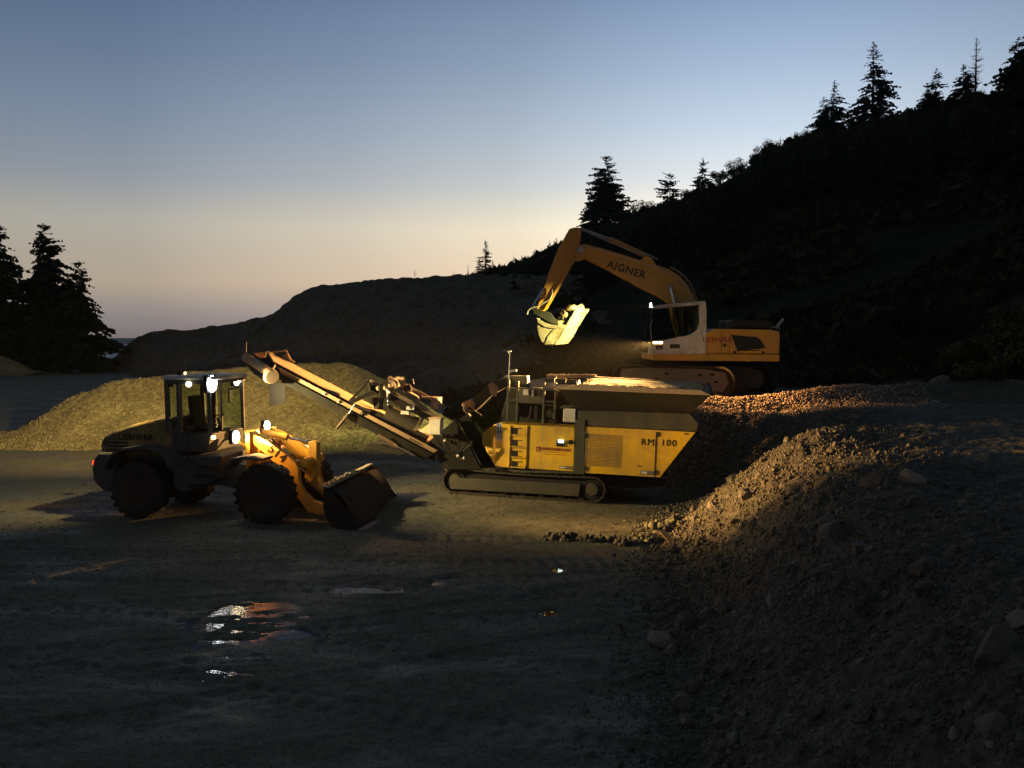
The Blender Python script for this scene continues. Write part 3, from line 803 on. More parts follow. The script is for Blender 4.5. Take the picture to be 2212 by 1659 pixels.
ridge_tree(2160, 168, 235, L3, 9, "spruce_tree", "low spruce at the foot of the dark stand at the upper right edge", "spruce", 1.2, d=95)
ridge_tree(1048, 519, 600, L6, 9, "larch_tree", "brown thin-needled larch alone on the bare spoil crest", "larch", 0, d=96)
ridge_tree(1035, 556, 602, L6, 9, "larch_tree", "short larch at the foot of the brown larch on the spoil crest", "larch", 1, d=97)
ridge_tree(1064, 566, 600, L7, 9, "larch_tree", "squat bush-like larch to the right of the brown larch on the crest", "larch", 2, d=97)
for px, top, lab in ((896, 581, "forked bare sapling on the spoil crest"), (979, 585, "tiny stub of a sapling on the spoil crest"), (1011, 571, "thin upright sapling between the stub and the brown larch")):
    ridge_tree(px, top, 604, L5 if px != 896 else conifer(19, 8, 3.4, 6, 3, .4, 4, start=.3, power=.3, bare=True, droop=-.4), 10 if px != 896 else 8, "sapling", lab, "sapling", px, d=95.5, group="saplings on the spoil crest")
# the row of small conifers along the skyline, and the wood on the slope below the ridge
g = np.random.default_rng(77)
SM = [conifer(40+i, 8, 2.3+.3*i, 15, 6, .62, 8, droop=.3, start=.05, power=.8, ragged=.45) for i in range(4)]
for px in np.arange(1076, 1262, 8.0):
    px = px + g.uniform(-2.5, 2.5); base = float(interp(px, RIDGE)) + 6
    ridge_tree(px, base - g.uniform(16, 34), base, SM[g.integers(4)], 8, "skyline_conifer", "small conifer in the row along the falling skyline", "conifer", g.uniform(0,6), group="small conifers along the skyline")
BU = [bush_mesh(60+i, 3.2, 4.0) for i in range(4)]
for px in np.arange(1335, 2150, 12.0):
    px = px + g.uniform(-6, 6); base = float(interp(px, RIDGE)) + 5; d = float(interp(px, RD))
    b, H = stand(px, base - g.uniform(14, 33), base, d)
    if g.random() < .62: plant("ridge_bush", "rounded dark bush in the thicket along the ridge", "bush", BU[g.integers(4)], b, H/3.2, g.uniform(0,6), "bushes along the ridge", ("stem", "crown"))
    else: plant("skyline_conifer", "small conifer among the bushes along the ridge", "conifer", SM[g.integers(4)], b, H/8, g.uniform(0,6), "small conifers among the ridge bushes")
for i in range(190):
    px = g.uniform(1090, 2260); t = g.uniform(.30, .93)
    if px > 1650 and t < .42: continue
    x, d, z = (float(q) for q in hill_point(px, t))
    room = (722 - (z-3.8)*2000/d) - float(interp(px, RIDGE)) + g.uniform(-4, 9)      # its top stays under the skyline
    s = min(g.uniform(.55, 1.0), room*d/2000/8)
    if s < .22: continue
    plant("hillside_conifer", "dark conifer in the wood on the slope below the ridge", "conifer", SM[g.integers(4)], (x, d, z-.1), s, g.uniform(0,6), "conifers on the wooded slope")
for i, (px, py, d, s) in enumerate(((1905,735,36,.42),(1985,775,33,.36),(2060,820,30,.34),(2120,790,31,.5),(2190,850,27,.42),(1860,765,38,.40),(2205,760,31,.6),(2125,872,26,.25),(1950,700,40,.5),(2040,720,38,.55))):
    x, dd, z = (float(q) for q in hill_point(px, (d-float(interp(px,RB)))/(float(interp(px,RD))-float(interp(px,RB)))))
    zz = max(z, float(bank_h(np.array([x]), np.array([dd]))[0]))
    plant("hillside_bush", "low scrubby bush on the earth slope beside the digger", "bush", BU[i % 4], (x, dd, zz-.1), s, i*1.1, "bushes on the earth slope", ("stem", "crown"))
# a grey boulder at the foot of the slope
b = at(2022, 866, 27.0); bo = rock_mesh("boulder", 301, 2); bo.materials.append(M['stone'])
o = bpy.data.objects.new("boulder", bo); COL.objects.link(o); o.location = (b.x, b.y, float(bank_h(np.array([b.x]), np.array([b.y]))[0])+.12); o.scale = (.5,.42,.42); o.rotation_euler = (0,-.3,.3)
tag(o, "large pale boulder lying at the foot of the earth slope beside the digger", "boulder")
# a board leaning on the toe of the bank
q = at(1455, 1190, 16.4)
wd = plain('old_wood', (.30,.20,.11), .85)
o = MB().box(-.05,.05,-.012,.012,0,.36).build("board", wd, bevel=.004); o.location = (q.x, q.y, float(bank_h(np.array([q.x]), np.array([q.y]))[0])-.02); o.rotation_euler = (R(-52), R(-24), R(20))
tag(o, "short brown board leaning on the toe of the rubble bank", "board")
# ------------------------------------------------------------------ wheel loader
loader = thing("wheel_loader", "yellow wheel loader with lit lamps and lowered bucket standing on the quarry floor", "wheel loader", LO.o, LO.rot)
def LX(pts, y=0.0): return LO.xz(pts, y)
W = 2.30                                             # over the tyres
def wheel(x, y0, out, s=1):
    """s=+1: outer face towards -y"""
    w = .44; r = .615
    b = MB(); prof = [(.34, 0), (.42, -.01), (.545, .03), (r-.03, .07), (r-.02, w-.07), (.545, w-.03), (.42, w+.01), (.34, w)]
    b.lathe((x, y0, r-.02), prof, 40)
    for i in range(22):                              # tread lugs, chevron fashion
        t = 2*math.pi*i/22
        for k, (ya, yb) in enumerate(((.03, w*.52), (w*.48, w-.03))):
            t0 = t + (.10 if k else 0); sk = .14 if k == 0 else -.14
            def pt(tt, y, rr): return (x+rr*math.cos(tt), y0+y, r-.02+rr*math.sin(tt))
            a0, a1 = t0-.05, t0+.05
            b.hexa([pt(a0, ya, r-.05), pt(a1, ya, r-.05), pt(a1+sk, yb, r-.05), pt(a0+sk, yb, r-.05), pt(a0, ya, r+.002), pt(a1, ya, r+.002), pt(a1+sk, yb, r+.002), pt(a0+sk, yb, r+.002)])
    ty = b.build("tyre", M['tyre'], None, smooth=False)
    yo = y0 if s > 0 else y0 + w
    rim = MB().lathe((x, 0, r-.02), [(.345, yo+.02*s), (.33, yo+.05*s), (.30, yo+.16*s), (.16, yo+.17*s), (.15, yo+.07*s), (.05, yo+.06*s)] if s > 0 else [(.345, yo-.02), (.33, yo-.05), (.30, yo-.16), (.16, yo-.17), (.15, yo-.07), (.05, yo-.06)], 32)
    for i in range(10):
        t = 2*math.pi*i/10; rim.tube((x+.24*math.cos(t), yo+.17*s, r-.02+.24*math.sin(t)), (x+.24*math.cos(t), yo+.13*s, r-.02+.24*math.sin(t)), .016, n=6)
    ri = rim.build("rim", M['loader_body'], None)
    root = bpy.data.objects.new("wheel", None); COL.objects.link(root); root.parent = loader
    ty.parent = root; ri.parent = root
xf = LO.p(563, 1074).x; xr = LO.p(291, 1050).x
for x in (xf, xr):
    wheel(x, 0.0, 0, 1); wheel(x, W-.46, 0, -1)

# rear body: engine hood, counterweight, chassis
hood = LX([(218,954),(216.4,978),(222,986),(372,986),(372,912),(358,906),(318.5,909),(281.7,919),(245,931.5),(225,943)], .42)
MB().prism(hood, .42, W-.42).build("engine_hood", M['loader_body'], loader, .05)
for k, yy in enumerate((955, 963, 971)):             # cooling louvres in the side of the hood
    a, b = LO.p(236, yy, .42), LO.p(276, yy, .42)
    MB().box(a.x, b.x, .405, .425, a.z-.018, a.z+.018).build("hood_louvre", M['black_steel'], loader)
cw = LX([(204,990),(199,1012),(203,1039),(214,1052),(228,1062),(246,1062),(252,1000),(252,978),(214,978)], .3)
MB().prism(cw, .28, W-.28).build("counterweight", M['loader_grey'], loader, .04)
for yy in (.5, W-.62):
    a = LO.p(201.5, 1000, yy)
    MB().box(a.x-.03, a.x+.05, yy, yy+.14, a.z-.05, a.z+.05).build("tail_lamp", M['lens_red'], loader, .01)
ch = LX([(225,1000),(225,1058),(380,1066),(400,1056),(470,1050),(520,1062),(600,1062),(600,1010),(470,1000),(440,985),(250,985)], .5)
MB().prism(ch, .62, W-.62).build("chassis", M['loader_grey'], loader, .02)
fend = LX([(226,1016),(238,990),(262,975),(300,970),(335,975),(356,990),(364,1012),(371,1012),(362,984),(338,969),(300,964),(259,969),(233,985),(220,1014)], .02)
MB().prism(fend, .0, .55).build("rear_fender", M['loader_grey'], loader, .008)
MB().prism(fend, W-.55, W).build("rear_fender", M['loader_grey'], loader, .008)
name_plate = LO.p(285, 955, .42)
text("lettering", "LIEBHERR", .17, on_side(LO.p(292,945,.41).x, LO.p(292,945,.41).z, .408), M['ink'], loader, bold=.004, space=1.15)
# tank and steps between the axles
st = LX([(372,985),(372,1050),(386,1062),(408,1062),(470,1036),(478,985)], .3)
MB().prism(st, .32, W-.32).build("tank_housing", M['loader_grey'], loader, .03)
for (px, py) in ((420,1052),(432,1030),(440,1008)):
    a = LO.p(px, py, .1); MB().box(a.x-.2, a.x+.2, .12, .34, a.z-.015, a.z+.015).build("step", M['black_steel'], loader, .004)
a, b = LO.p(405,1000,.1), LO.p(400,900,.1)
MB().path([(a.x,.30,a.z),(a.x,.14,a.z+.05),(b.x,.14,b.z),(b.x,.36,b.z+.05)], .014).build("grab_rail", M['black_steel'], loader)

# cab: pillars, roof, glass, door, seat and wheel inside
c0 = LO.p(358, 975, .42); c1 = LO.p(453, 975, .42); zt = LO.p(440, 820, .42).z; zb = c0.z; zs = LO.p(440, 938, .42).z
ya, yb = .42, W-.42
xl, xr_ = c0.x, c1.x; xp = LO.p(392, 940, .42).x
MB().box(xl-.04, xr_+.10, ya-.03, yb+.03, zt-.015, zt+.07).build("cab_roof", M['cab_white'], loader, .03)
MB().box(xl, xr_+.04, ya-.02, yb+.02, zt-.10, zt-.018).build("roof_rail", M['loader_grey'], loader, .01)
low = [(xl, zb), (xr_-.05, zb), (xr_+.02, zs), (xp, zs), (xp, zs+.12), (xl, zs+.12)]
MB().prism(low, ya+.012, yb-.012).build("cab_base", M['loader_grey'], loader, .01)
for y in (ya, yb-.08):
    MB().bar((xl+.05, y+.04, zs), (xl+.03, y+.04, zt-.1), .09, .08).build("cab_pillar", M['loader_grey'], loader, .008)
    MB().bar((xp-.04, y+.04, zb+.1), (xp-.06, y+.04, zt-.1), .11, .08).build("cab_pillar", M['loader_grey'], loader, .008)
    MB().bar((xr_, y+.04, zs-.05), (xr_-.02, y+.04, zt-.1), .05, .08).build("cab_pillar", M['loader_grey'], loader, .008)
MB().bar((xr_+.02, (ya+yb)/2-.25, zs+.04), (xr_, (ya+yb)/2-.25, zt-.1), .03, .03).build("wiper_arm", M['black_steel'], loader)
G_ = M['glass']
gb = lambda x0,x1,y0,y1,z0,z1,nm: MB().box(x0,x1,y0,y1,z0,z1).build(nm, G_, loader)
gb(xp+.02, xr_-.03, ya+.025, ya+.031, zs+.02, zt-.12, "door_pane"); gb(xl+.1, xp-.1, ya+.025, ya+.031, zs+.14, zt-.12, "side_pane")
gb(xp+.02, xr_-.03, yb-.031, yb-.025, zs+.02, zt-.12, "door_pane"); gb(xl+.1, xp-.1, yb-.031, yb-.025, zs+.14, zt-.12, "side_pane")
gb(xr_-.012, xr_-.006, ya+.09, yb-.09, zs+.02, zt-.12, "windscreen"); gb(xl+.02, xl+.026, ya+.1, yb-.1, zs+.14, zt-.12, "rear_pane")
cy_ = (ya+yb)/2
b = MB().box(xl+.28, xl+.72, cy_-.24, cy_+.24, zs-.05, zs+.08); b.hexa([(xl+.28,cy_-.24,zs+.08),(xl+.40,cy_-.24,zs+.08),(xl+.40,cy_+.24,zs+.08),(xl+.28,cy_+.24,zs+.08),(xl+.18,cy_-.2,zs+.75),(xl+.28,cy_-.2,zs+.75),(xl+.28,cy_+.2,zs+.75),(xl+.18,cy_+.2,zs+.75)])
b.build("seat", M['seat'], loader, .04)
b = MB().tube((xr_-.12,cy_,zs-.05), (xr_-.22,cy_,zs+.28), .035, .03); b.build("steering_column", M['black_steel'], loader)
b = MB(); pts = [(xr_-.23+.10*math.cos(t), cy_+.19*math.sin(t), zs+.30+.06*math.cos(t)) for t in np.linspace(0, 2*math.pi, 19)]; b.path(pts, .014, 6); b.build("steering_wheel", M['black_steel'], loader)
b = MB().box(xr_-.25, xr_-.03, cy_-.30, cy_+.30, zs-.05, zs+.02); b.build("dashboard", M['black_steel'], loader, .02)
h = LO.p(446, 925, .42); MB().box(h.x-.06, h.x+.02, ya-.02, ya+.012, h.z-.012, h.z+.012).build("door_handle", M['black_steel'], loader)
# mirror, beacon, aerial, exhaust
a = LO.p(388, 815, .9); MB().tube((a.x,.9,a.z-.1),(a.x,.9,a.z+.13),.05).build("exhaust_stack", M['black_steel'], loader)
MB().tube((a.x,.9,a.z+.13),(a.x,.9,a.z+.22),.045,.04).build("exhaust_tip", plain('rusty', (.20,.07,.03), .8), loader)
a = LO.p(401, 805, 1.0); MB().tube((a.x,1.0,a.z-.12),(a.x,1.0,a.z+.33),.005, .003, 6).build("aerial", M['dull_steel'], loader)
a = LO.p(400, 806, 1.0); MB().ball((a.x,1.0,a.z),.028).build("roof_marker", M['lens_amber'], loader, smooth=True)
a = LO.p(484, 862, yb); MB().bar((xr_,yb,zt-.2),(a.x+.1,yb+.12,zt-.3),.02).build("mirror_arm", M['black_steel'], loader)
MB().box(a.x+.06,a.x+.10,yb+.06,yb+.22,zt-.6,zt-.28).build("mirror", M['black_steel'], loader, .01)

# front frame, fenders, lift arms with cylinders
a = LO.p(529.5, 934, .55); b2 = LO.p(540, 990, .55)
for y in (.55, W-.65):
    MB().box(a.x, b2.x, y, y+.10, b2.z-.35, a.z).build("tower_plate", M['loader_yellow'], loader, .01)
MB().box(a.x-.05, a.x+.28, .652, W-.652, b2.z-.2, a.z-.25).build("tower_crossbeam", M['loader_yellow'], loader, .02)
f0 = LX([(480,1012),(500,990),(530,985.5),(566,991),(566,996),(530,991),(504,996),(486,1016)], .02)
for y in (0, W-.5): MB().prism(f0, y, y+.5).build("front_fender", M['cab_white'] if y else M['loader_grey'], loader, .006)
MB().prism(LX([(520,986.5),(545,984),(568,990),(556,996),(515,994)], .06), .05, .42).build("fender_lit_top", M['cream'], loader, .01)  # pale plate paints the lit top of the near fender
arm = [(540.5,936),(560,943),(579,953),(621.4,984),(638,998.6),(643.5,1009.7),(645.3,1031.7),(648,1046.4),(656.4,1061),(676.6,1081),(706,1092),(724,1098),(722,1110),(690,1112),(665.5,1107),(650.8,1087),(634.3,1063),(632.5,1042.7),(610.4,1017),(568,976.6),(548,960),(539.6,951)]
for y in (.60, W-.72):
    MB().prism(LX(arm, .60), y, y+.12).build("lift_arm", M['loader_yellow'], loader, .012)
u = LO.p(598, 980, .6)
text("lettering", "514", .27, on_side(u.x, u.z, .597, math.atan2(31, 42)), M['ink'], loader, bold=0, space=1.1)
c = lambda px, py, y: LO.p(px, py, y)
for y in (.80, W-.80):                               # lift cylinders
    p0, p1 = c(536,983,.8), c(601,1010,.8); p2 = c(640,1040,.8)
    p0.y = p1.y = p2.y = y
    MB().tube(p0, p1, .055).build("lift_cylinder", M['loader_yellow'], loader)
    MB().tube(p1, p2, .028).build("lift_rod", M['chrome'], loader)
# cross tube, bell crank and tilt cylinder on the centre line
ym = W/2
p0 = c(655,1000,.72); MB().tube((p0.x,.722,p0.z),(p0.x,W-.722,p0.z),.10).build("cross_tube", M['loader_yellow'], loader)
crank = [(671,953),(680,951.5),(688.5,956),(688.5,991),(690,1003),(684,1030),(674,1042),(664,1040),(662,1026),(668,1003),(669,985)]
MB().prism(LX(crank, ym), ym-.10, ym+.10).build("bell_crank", M['loader_yellow'], loader, .012)
p0, p1, p2, p3 = c(562,930.5,ym), c(612,942,ym), c(621,944.5,ym), c(673,955,ym)
MB().tube(p0, p1, .062).build("tilt_cylinder", M['loader_yellow'], loader)
MB().tube(p1, p2, .078).build("cylinder_head", M['loader_yellow'], loader)
MB().tube(p2, p3, .034).build("tilt_rod", M['chrome'], loader)
p0, p1 = c(668,1036,ym), c(728,1085,ym); MB().bar(p0, p1, .09, .12).build("tilt_link", M['loader_yellow'], loader, .01)
for s, (x0,y0_,x1,y1_) in enumerate(((588,948,655,1000),(600,955,640,992))):   # hoses in loose loops
    p0, p1 = c(x0,y0_,ym-.2), c(x1,y1_,ym-.15+.2*s)
    pts = [p0.lerp(p1, t) + Vector((0, 0, -.16*math.sin(math.pi*t))) for t in np.linspace(0, 1, 9)]
    MB().path(pts, .018, 6).build("hydraulic_hose", M['hose'], loader)

# bucket, level on the ground, its mouth away from the arms
top, heel0, heel1 = c(700,1067,-.06), c(695,1110,-.06), c(700,1146,-.06)
x0 = top.x; 
prof = [(x0, .80), (x0-.02, .62), (x0-.01, .40), (x0+.05, .18), (x0+.18, .04), (x0+.34, .012), (x0+.70, .0)]
y0, y1 = -.05, W+.12
roll = lambda y: .10*(y - y0)/(y1 - y0)
def shell(pr, t):
    vs, fs = [], []
    n = len(pr)
    nrm = []
    for i in range(n):
        a = Vector(pr[max(0,i-1)]); b = Vector(pr[min(n-1,i+1)]); d = (b-a).normalized(); nrm.append(Vector((-d.y, d.x)))
    for y in (y0, y1):
        for (x, z), q in zip(pr, nrm): vs.append((x, y, z + roll(y)*(z/.8)))
        for (x, z), q in zip(pr, nrm): vs.append((x-q.x*t*-1, y, z+q.y*t + roll(y)*(z/.8)))
    m2 = 2*n
    for i in range(n-1):
        fs += [(i, i+1, m2+i+1, m2+i), (n+i+1, n+i, m2+n+i, m2+n+i+1), (i, n+i, n+i+1, i+1), (m2+i+1, m2+n+i+1, m2+n+i, m2+i)]
    fs += [(0, m2, m2+n, n), (n-1, 2*n-1, m2+2*n-1, m2+n-1)]
    return vs, fs
M['bucket_dark'] = paint('bucket_dark', (.022,.020,.017), dirt=(.045,.038,.028), amount=.5, rough=.7)
bk = bpy.data.objects.new("bucket", None); COL.objects.link(bk); bk.parent = loader
b = MB(); b.add(*shell(prof, .03)); b.build("bucket_shell", M['bucket_dark'], bk)
side = prof + [(x0+.62, .22), (x0+.16, .72)]
for y in (y0-.028, y1-.0):
    MB().add([(x, y, z+roll(y)*(z/.8)) for x, z in side] + [(x, y+.027, z+roll(y)*(z/.8)) for x, z in side], [tuple(range(len(side))), tuple(range(len(side), 2*len(side)))[::-1]] + [(i, i+len(side), (i+1)%len(side)+len(side), (i+1)%len(side)) for i in range(len(side))]).build("side_plate", M['bucket_dark'], bk)
MB().hexa([(x0-.04,y0-.03,.80),(x0+.10,y0-.03,.80),(x0+.10,y1+.03,.80+.1),(x0-.04,y1+.03,.80+.1),(x0-.03,y0-.03,.84),(x0+.08,y0-.03,.84),(x0+.08,y1+.03,.84+.1),(x0-.03,y1+.03,.84+.1)]).build("top_lip", M['bucket_steel'], bk, .006)
# dark fill added flush with the bucket's mouth to paint its shade
X, Y = np.meshgrid(np.linspace(0, 1, 26), np.linspace(y0+.03, y1-.03, 60))
fx = x0+.09+(.66-.09)*X; fz = (.74*(1-X) + .05*X) + .20*np.sin(np.pi*X)*np.clip(Y*0+1,0,1) + .035*fbm(X*2+5, Y, .4, 4) + roll(Y)*(1-X)
so = sheet("mouth_shade", fx, Y, fz, gravel('mouth_shade_fill', (.028,.023,.017), (.045,.037,.027), (.022,.018,.014), fine=24, bdist=.03), kind=None)
if "kind" in so: del so["kind"]
so.matrix_world = LO.M; tag(so, "dark damp soil filling the wheel loader's lowered bucket", "shade fill")
MB().box(x0+.62, x0+.84, y0-.02, y1+.02, -.012, .018).build("cutting_edge", M['dull_steel'], bk, .004)
g = np.random.default_rng(8); pts = []; sz = []
for i in range(150):
    y = g.uniform(y0, y0 + 1.6)*1.0; s = g.uniform(.012,.045)
    pts.append((x0+.02+g.normal(0,.035), y, .845+roll(y)+s*.2)); sz.append(s)
scatter("caked_dirt", pts, sz, M['mud'], bk, seed=9)
pts = [(xf + .617*math.cos(t)+g.normal(0,.01), g.uniform(.04,.40), .595+.617*math.sin(t)) for t in g.uniform(.7, 1.6, 130)]
scatter("caked_mud", pts, g.uniform(.012,.035,130), M['mud'], loader, seed=10)

# lamps; front lenses oversized to stand in for their glare
def lamp(px, py, y, r, lens, dirx, nm, depth=.08, case=None, tall=1.0):
    a = LO.p(px, py, y)
    root = MB().box(a.x-depth, a.x, y-r*1.12, y+r*1.12, a.z-r*1.12*tall, a.z+r*1.12*tall) if dirx > 0 else MB().box(a.x, a.x+depth, y-r*1.12, y+r*1.12, a.z-r*1.12*tall, a.z+r*1.12*tall)
    o = root.build(nm, case or M['black_steel'], loader, .01)
    xa = a.x + (.001 if dirx > 0 else -.001)
    l = MB().tube((xa, y, a.z), (xa+.02*dirx, y, a.z), r, n=24).tube((xa+.02*dirx, y, a.z), (xa+.045*dirx, y, a.z), r*.97, r*.6, n=24)
    l.build("lens", lens, o, smooth=False)
    return Vector((a.x + dirx*.08, y, a.z))
hl1 = lamp(509, 944, .46, .125, M['lens_warm'], 1, "headlight")
hl2 = lamp(576, 919.5, W-.46, .11, M['lens_warm'], 1, "headlight")
for a, y in ((hl1, .46), (hl2, W-.46)):
    MB().bar((a.x-.12, y, a.z-.02), (LO.p(534,940,.55).x, .6 if y < 1 else W-.6, a.z-.25), .05).build("lamp_bracket", M['loader_yellow'], loader)
a = LO.p(528, 931, .52); b = LO.p(556, 929, .52)
MB().bar(a, b, .035).build("indicator_bracket", M['loader_yellow'], loader)
MB().tube(b, b + Vector((.07,0,.0)), .03, .065, 10).build("indicator", M['loader_yellow'], loader)
MB().box(LO.p(457,945,.3).x, LO.p(465,945,.3).x, .27, .33, LO.p(461,949,.3).z, LO.p(461,941,.3).z).build("side_marker", M['lens_amber'], loader, .015)
rf1 = lamp(457, 829, .50, .165, M['lens_cool'], 1, "roof_lamp")
rf2 = lamp(510, 822, W-.50, .11, M['lens_violet'], 1, "roof_lamp")
r = LO.p(407, 830, .36); MB().ball((r.x,.37,r.z), .062).build("side_lamp", M['lens_pale'], loader, smooth=True)
rr1 = lamp(363, 828, .52, .07, M['lens_pale'], -1, "rear_roof_lamp"); rr2 = lamp(408, 822, W-.52, .07, M['lens_pale'], -1, "rear_roof_lamp")
spot("headlight_beam", hl1, LO.I @ Vector((5.3, 17.7, 1.5)), POWER['main'], WARM, 36, 1.0, loader)
spot("headlight_spill", hl1, hl1 + Vector((5, 1.0, -1.3)), POWER['spill'], WARM, 100, 1.0, loader)
spot("headlight_beam", hl2, hl2 + Vector((8, 1.2, -.35)), POWER['dipped'], WARM, 60, 1.0, loader)
spot("headlight_spill", hl2, hl2 + Vector((5, -1.0, -1.0)), POWER['spill'], WARM, 100, 1.0, loader)
spot("roof_beam", rf1, LO.I @ Vector((1.2, 21.3, 1.4)), POWER['roof_near'], AMBER, 96, 1.0, loader, tall=.7)
spot("roof_beam", rf2, LO.I @ Vector((-6.2, 33, 2.3)), POWER['roof_far'], LIME, 96, 1.0, loader, tall=.42)
spot("rear_roof_beam", rr1, LO.I @ Vector((-14, 22, 0)), POWER['rear_near'], AMBER, 120, 1.0, loader)
spot("rear_roof_beam", rr2, LO.I @ Vector((-14, 33, 1.7)), POWER['rear_far'], PALE, 100, 1.0, loader, tall=.42)
a = LO.p(200, 1000, .55); spot("tail_glow", (a.x-.1, .55, a.z), (a.x-3, -.3, -.3), POWER['tail'], (1,.1,.03), 150, .9, loader)
# ------------------------------------------------------------------ tracked crusher
crusher = thing("rock_crusher", "yellow tracked rock crusher with feed hopper and long discharge conveyor", "rock crusher", CR.o, CR.rot)
c = CR.p
def CX_(pts, y=0.0): return CR.xz(pts, y)
def track(parent, x0, x1, zc, r, y0, w, n, shoe_mat, dark, frame_poly, frame_mat, sprocket_x, idler_x, named=True, flip=False):
    root = bpy.data.objects.new("crawler_track", None); COL.objects.link(root); root.parent = parent
    L = x1 - x0; per = 2*L + 2*math.pi*r
    b = MB().box(-.5,.5,-.5,.5,-.5,.5)
    p = per/n
    sb = MB().box(-p*.46, p*.46, 0, w, -.022, .012); sb.box(-p*.30, -p*.16, 0.004, w-.004, .012, .042)
    proto = None; rest = MB()
    for i in range(n):
        s = per*i/n
        if s < L: x, z, a = x0+s, zc-r, math.pi
        elif s < L+math.pi*r: t = (s-L)/r; x, z, a = x1+r*math.sin(t), zc-r*math.cos(t), math.pi-t
        elif s < 2*L+math.pi*r: x, z, a = x1-(s-L-math.pi*r), zc+r-.03*math.sin(math.pi*(s-L-math.pi*r)/L), 0.0
        else: t = (s-2*L-math.pi*r)/r; x, z, a = x0-r*math.sin(t), zc+r*math.cos(t), -t
        if proto is None: o = proto = sb.build("track_shoe", shoe_mat, root)
        else: o = bpy.data.objects.new("track_shoe", proto.data); COL.objects.link(o); o.parent = root
        o.location = (x, y0, z); o.rotation_euler = (0, a, 0)
    b = MB(); b.box(x0, x1, y0+.10, y0+w-.10, zc-r+.06, zc+r-.06); b.build("roller_frame", dark, root)
    for xs, nm in ((sprocket_x, "sprocket"), (idler_x, "idler_wheel")):
        yo = y0 + (w if flip else 0); s = -1 if flip else 1
        MB().lathe((xs, 0, zc), [(r-.05, yo+.06*s), (r-.04, yo+(w-.06)*s)], 28).build(nm, dark, root)
        MB().lathe((xs, 0, zc), [(r*.50, yo+.015*s), (r*.52, yo+.07*s)], 20).build("hub_cover", frame_mat, root, .01)
    if frame_poly:
        yo = y0 + (w-.09 if flip else .012)
        MB().prism(frame_poly, yo, yo+.075).build("track_frame", frame_mat, root, .012)
    k = 0
    for xs in np.linspace(x0+.25, x1-.25, 7):
        MB().tube((xs, y0+.06, zc-r+.075), (xs, y0+w-.06, zc-r+.075), .075, n=14).build("track_roller", dark, root)
    return root
xa, xb = c(982,1045).x, c(1278.6,1059).x; zc = .30
fp = CX_([(972,1032),(1254,1047),(1250,1073),(972,1058)], .0)
fp = [(x, min(max(z, .10), .52)) for x, z in fp]
for y in (0.0, 2.10):
    track(crusher, xa, xb, zc, .275, y, .40, 52, M['track_dark'], M['black_steel'], fp, M['crusher_grey'], xb, xa, flip=y > 1)
MB().prism(CX_([(1010,1016),(1430,1036),(1440,1046),(1400,1056),(1320,1052),(1300,1040),(1010,1030)], .45), .46, 2.04).build("chassis", M['frame_dark'], crusher, .02)
MB().prism(CX_([(960,1010),(1245,1018),(1245,1024),(960,1017)], .04), .03, 2.47).build("walkway_plate", M['crusher_grey'], crusher, .01)
# power pack housing (yellow) with its bent corner panel, steps, screen, labels
H0 = 2.44
lh = CX_([(1071,915.3),(1242,923.2),(1239.5,1018.5),(1072,1008.6)])
MB().prism(lh, .0, H0).build("engine_housing", M['crusher_yellow'], crusher, .012)
p1, p2 = c(1070.4,915.6,.003), c(1071.6,1008.2,.003)
q0, q1 = c(1042,935.5,.22), c(1042,959.5,.22)
def y_shift(v, dy): return Vector((v.x, v.y+dy, v.z))
MB().add([p1-Vector((.004,0,0)), p2-Vector((.004,0,0)), q1, q0] + [y_shift(v, .06) for v in (p1-Vector((.004,0,0)), p2-Vector((.004,0,0)), q1, q0)], [(0,1,2,3),(7,6,5,4),(0,4,5,1),(1,5,6,2),(2,6,7,3),(3,7,4,0)]).build("corner_panel", M['crusher_yellow'], crusher)
pil = CX_([(1242.6,905),(1264,906),(1262,1025),(1240.5,1024)], -.01)
MB().prism(pil, -.015, .35).build("frame_post", M['crusher_grey'], crusher, .008)
rh = CX_([(1264.6,921.3),(1503,933.7),(1425.8,1031.8),(1262.4,1022)])
MB().prism(rh, .002, H0).build("drive_housing", M['crusher_yellow'], crusher, .012)
# louvred service door with slats, door joints and hinges
q = CX_([(1269,936),(1342.5,940),(1341,1010.5),(1268,1006)], .0)
x0_, x1_ = q[0][0], q[1][0]; z0_, z1_ = q[3][1], q[0][1]
tl = (q[1][1]-q[0][1])/(q[1][0]-q[0][0])
lp = paint('louvre_paint', (.36,.235,.06), dirt=(.22,.16,.09), amount=.5)
b = MB()
N = 22
for i in range(N):
    z = z0_ + (z1_-z0_)*(i+.5)/N
    b.hexa([(x0_,-.004,z-.012),(x1_,-.004,z-.012+tl*(x1_-x0_)),(x1_,.001,z-.012+tl*(x1_-x0_)),(x0_,.001,z-.012),(x0_,-.016,z-.004),(x1_,-.016,z-.004+tl*(x1_-x0_)),(x1_,.001,z+.010+tl*(x1_-x0_)),(x0_,.001,z+.010)])
b.build("louvre_slats", lp, crusher, kind="stuff")
for px in (1266, 1417.5):
    u, d_ = c(px, 930 if px < 1300 else 934, -.002), c(px-1, 1017 if px < 1300 else 1030, -.002)
    MB().box(u.x-.008, u.x+.008, -.008, .0015, d_.z, u.z).build("door_joint", M['frame_dark'] if px > 1300 else M['cream'], crusher)
for px, py in ((1266,941),(1265,1012),(1102,926),(1101,1008),(1138,928),(1137,1010),(1419,938),(1416,1020)):
    u = c(px, py); MB().box(u.x-.02, u.x+.02, -.022, .001, u.z-.05, u.z+.05).build("hinge", M['frame_dark'], crusher, .004)
for px, py in ((1134,940),(1133,966),(1132,990),(1480,937),(1380,1006)):
    u = c(px, py); MB().tube((u.x,-.02,u.z),(u.x,.001,u.z),.016,n=10).build("latch", M['black_steel'], crusher)
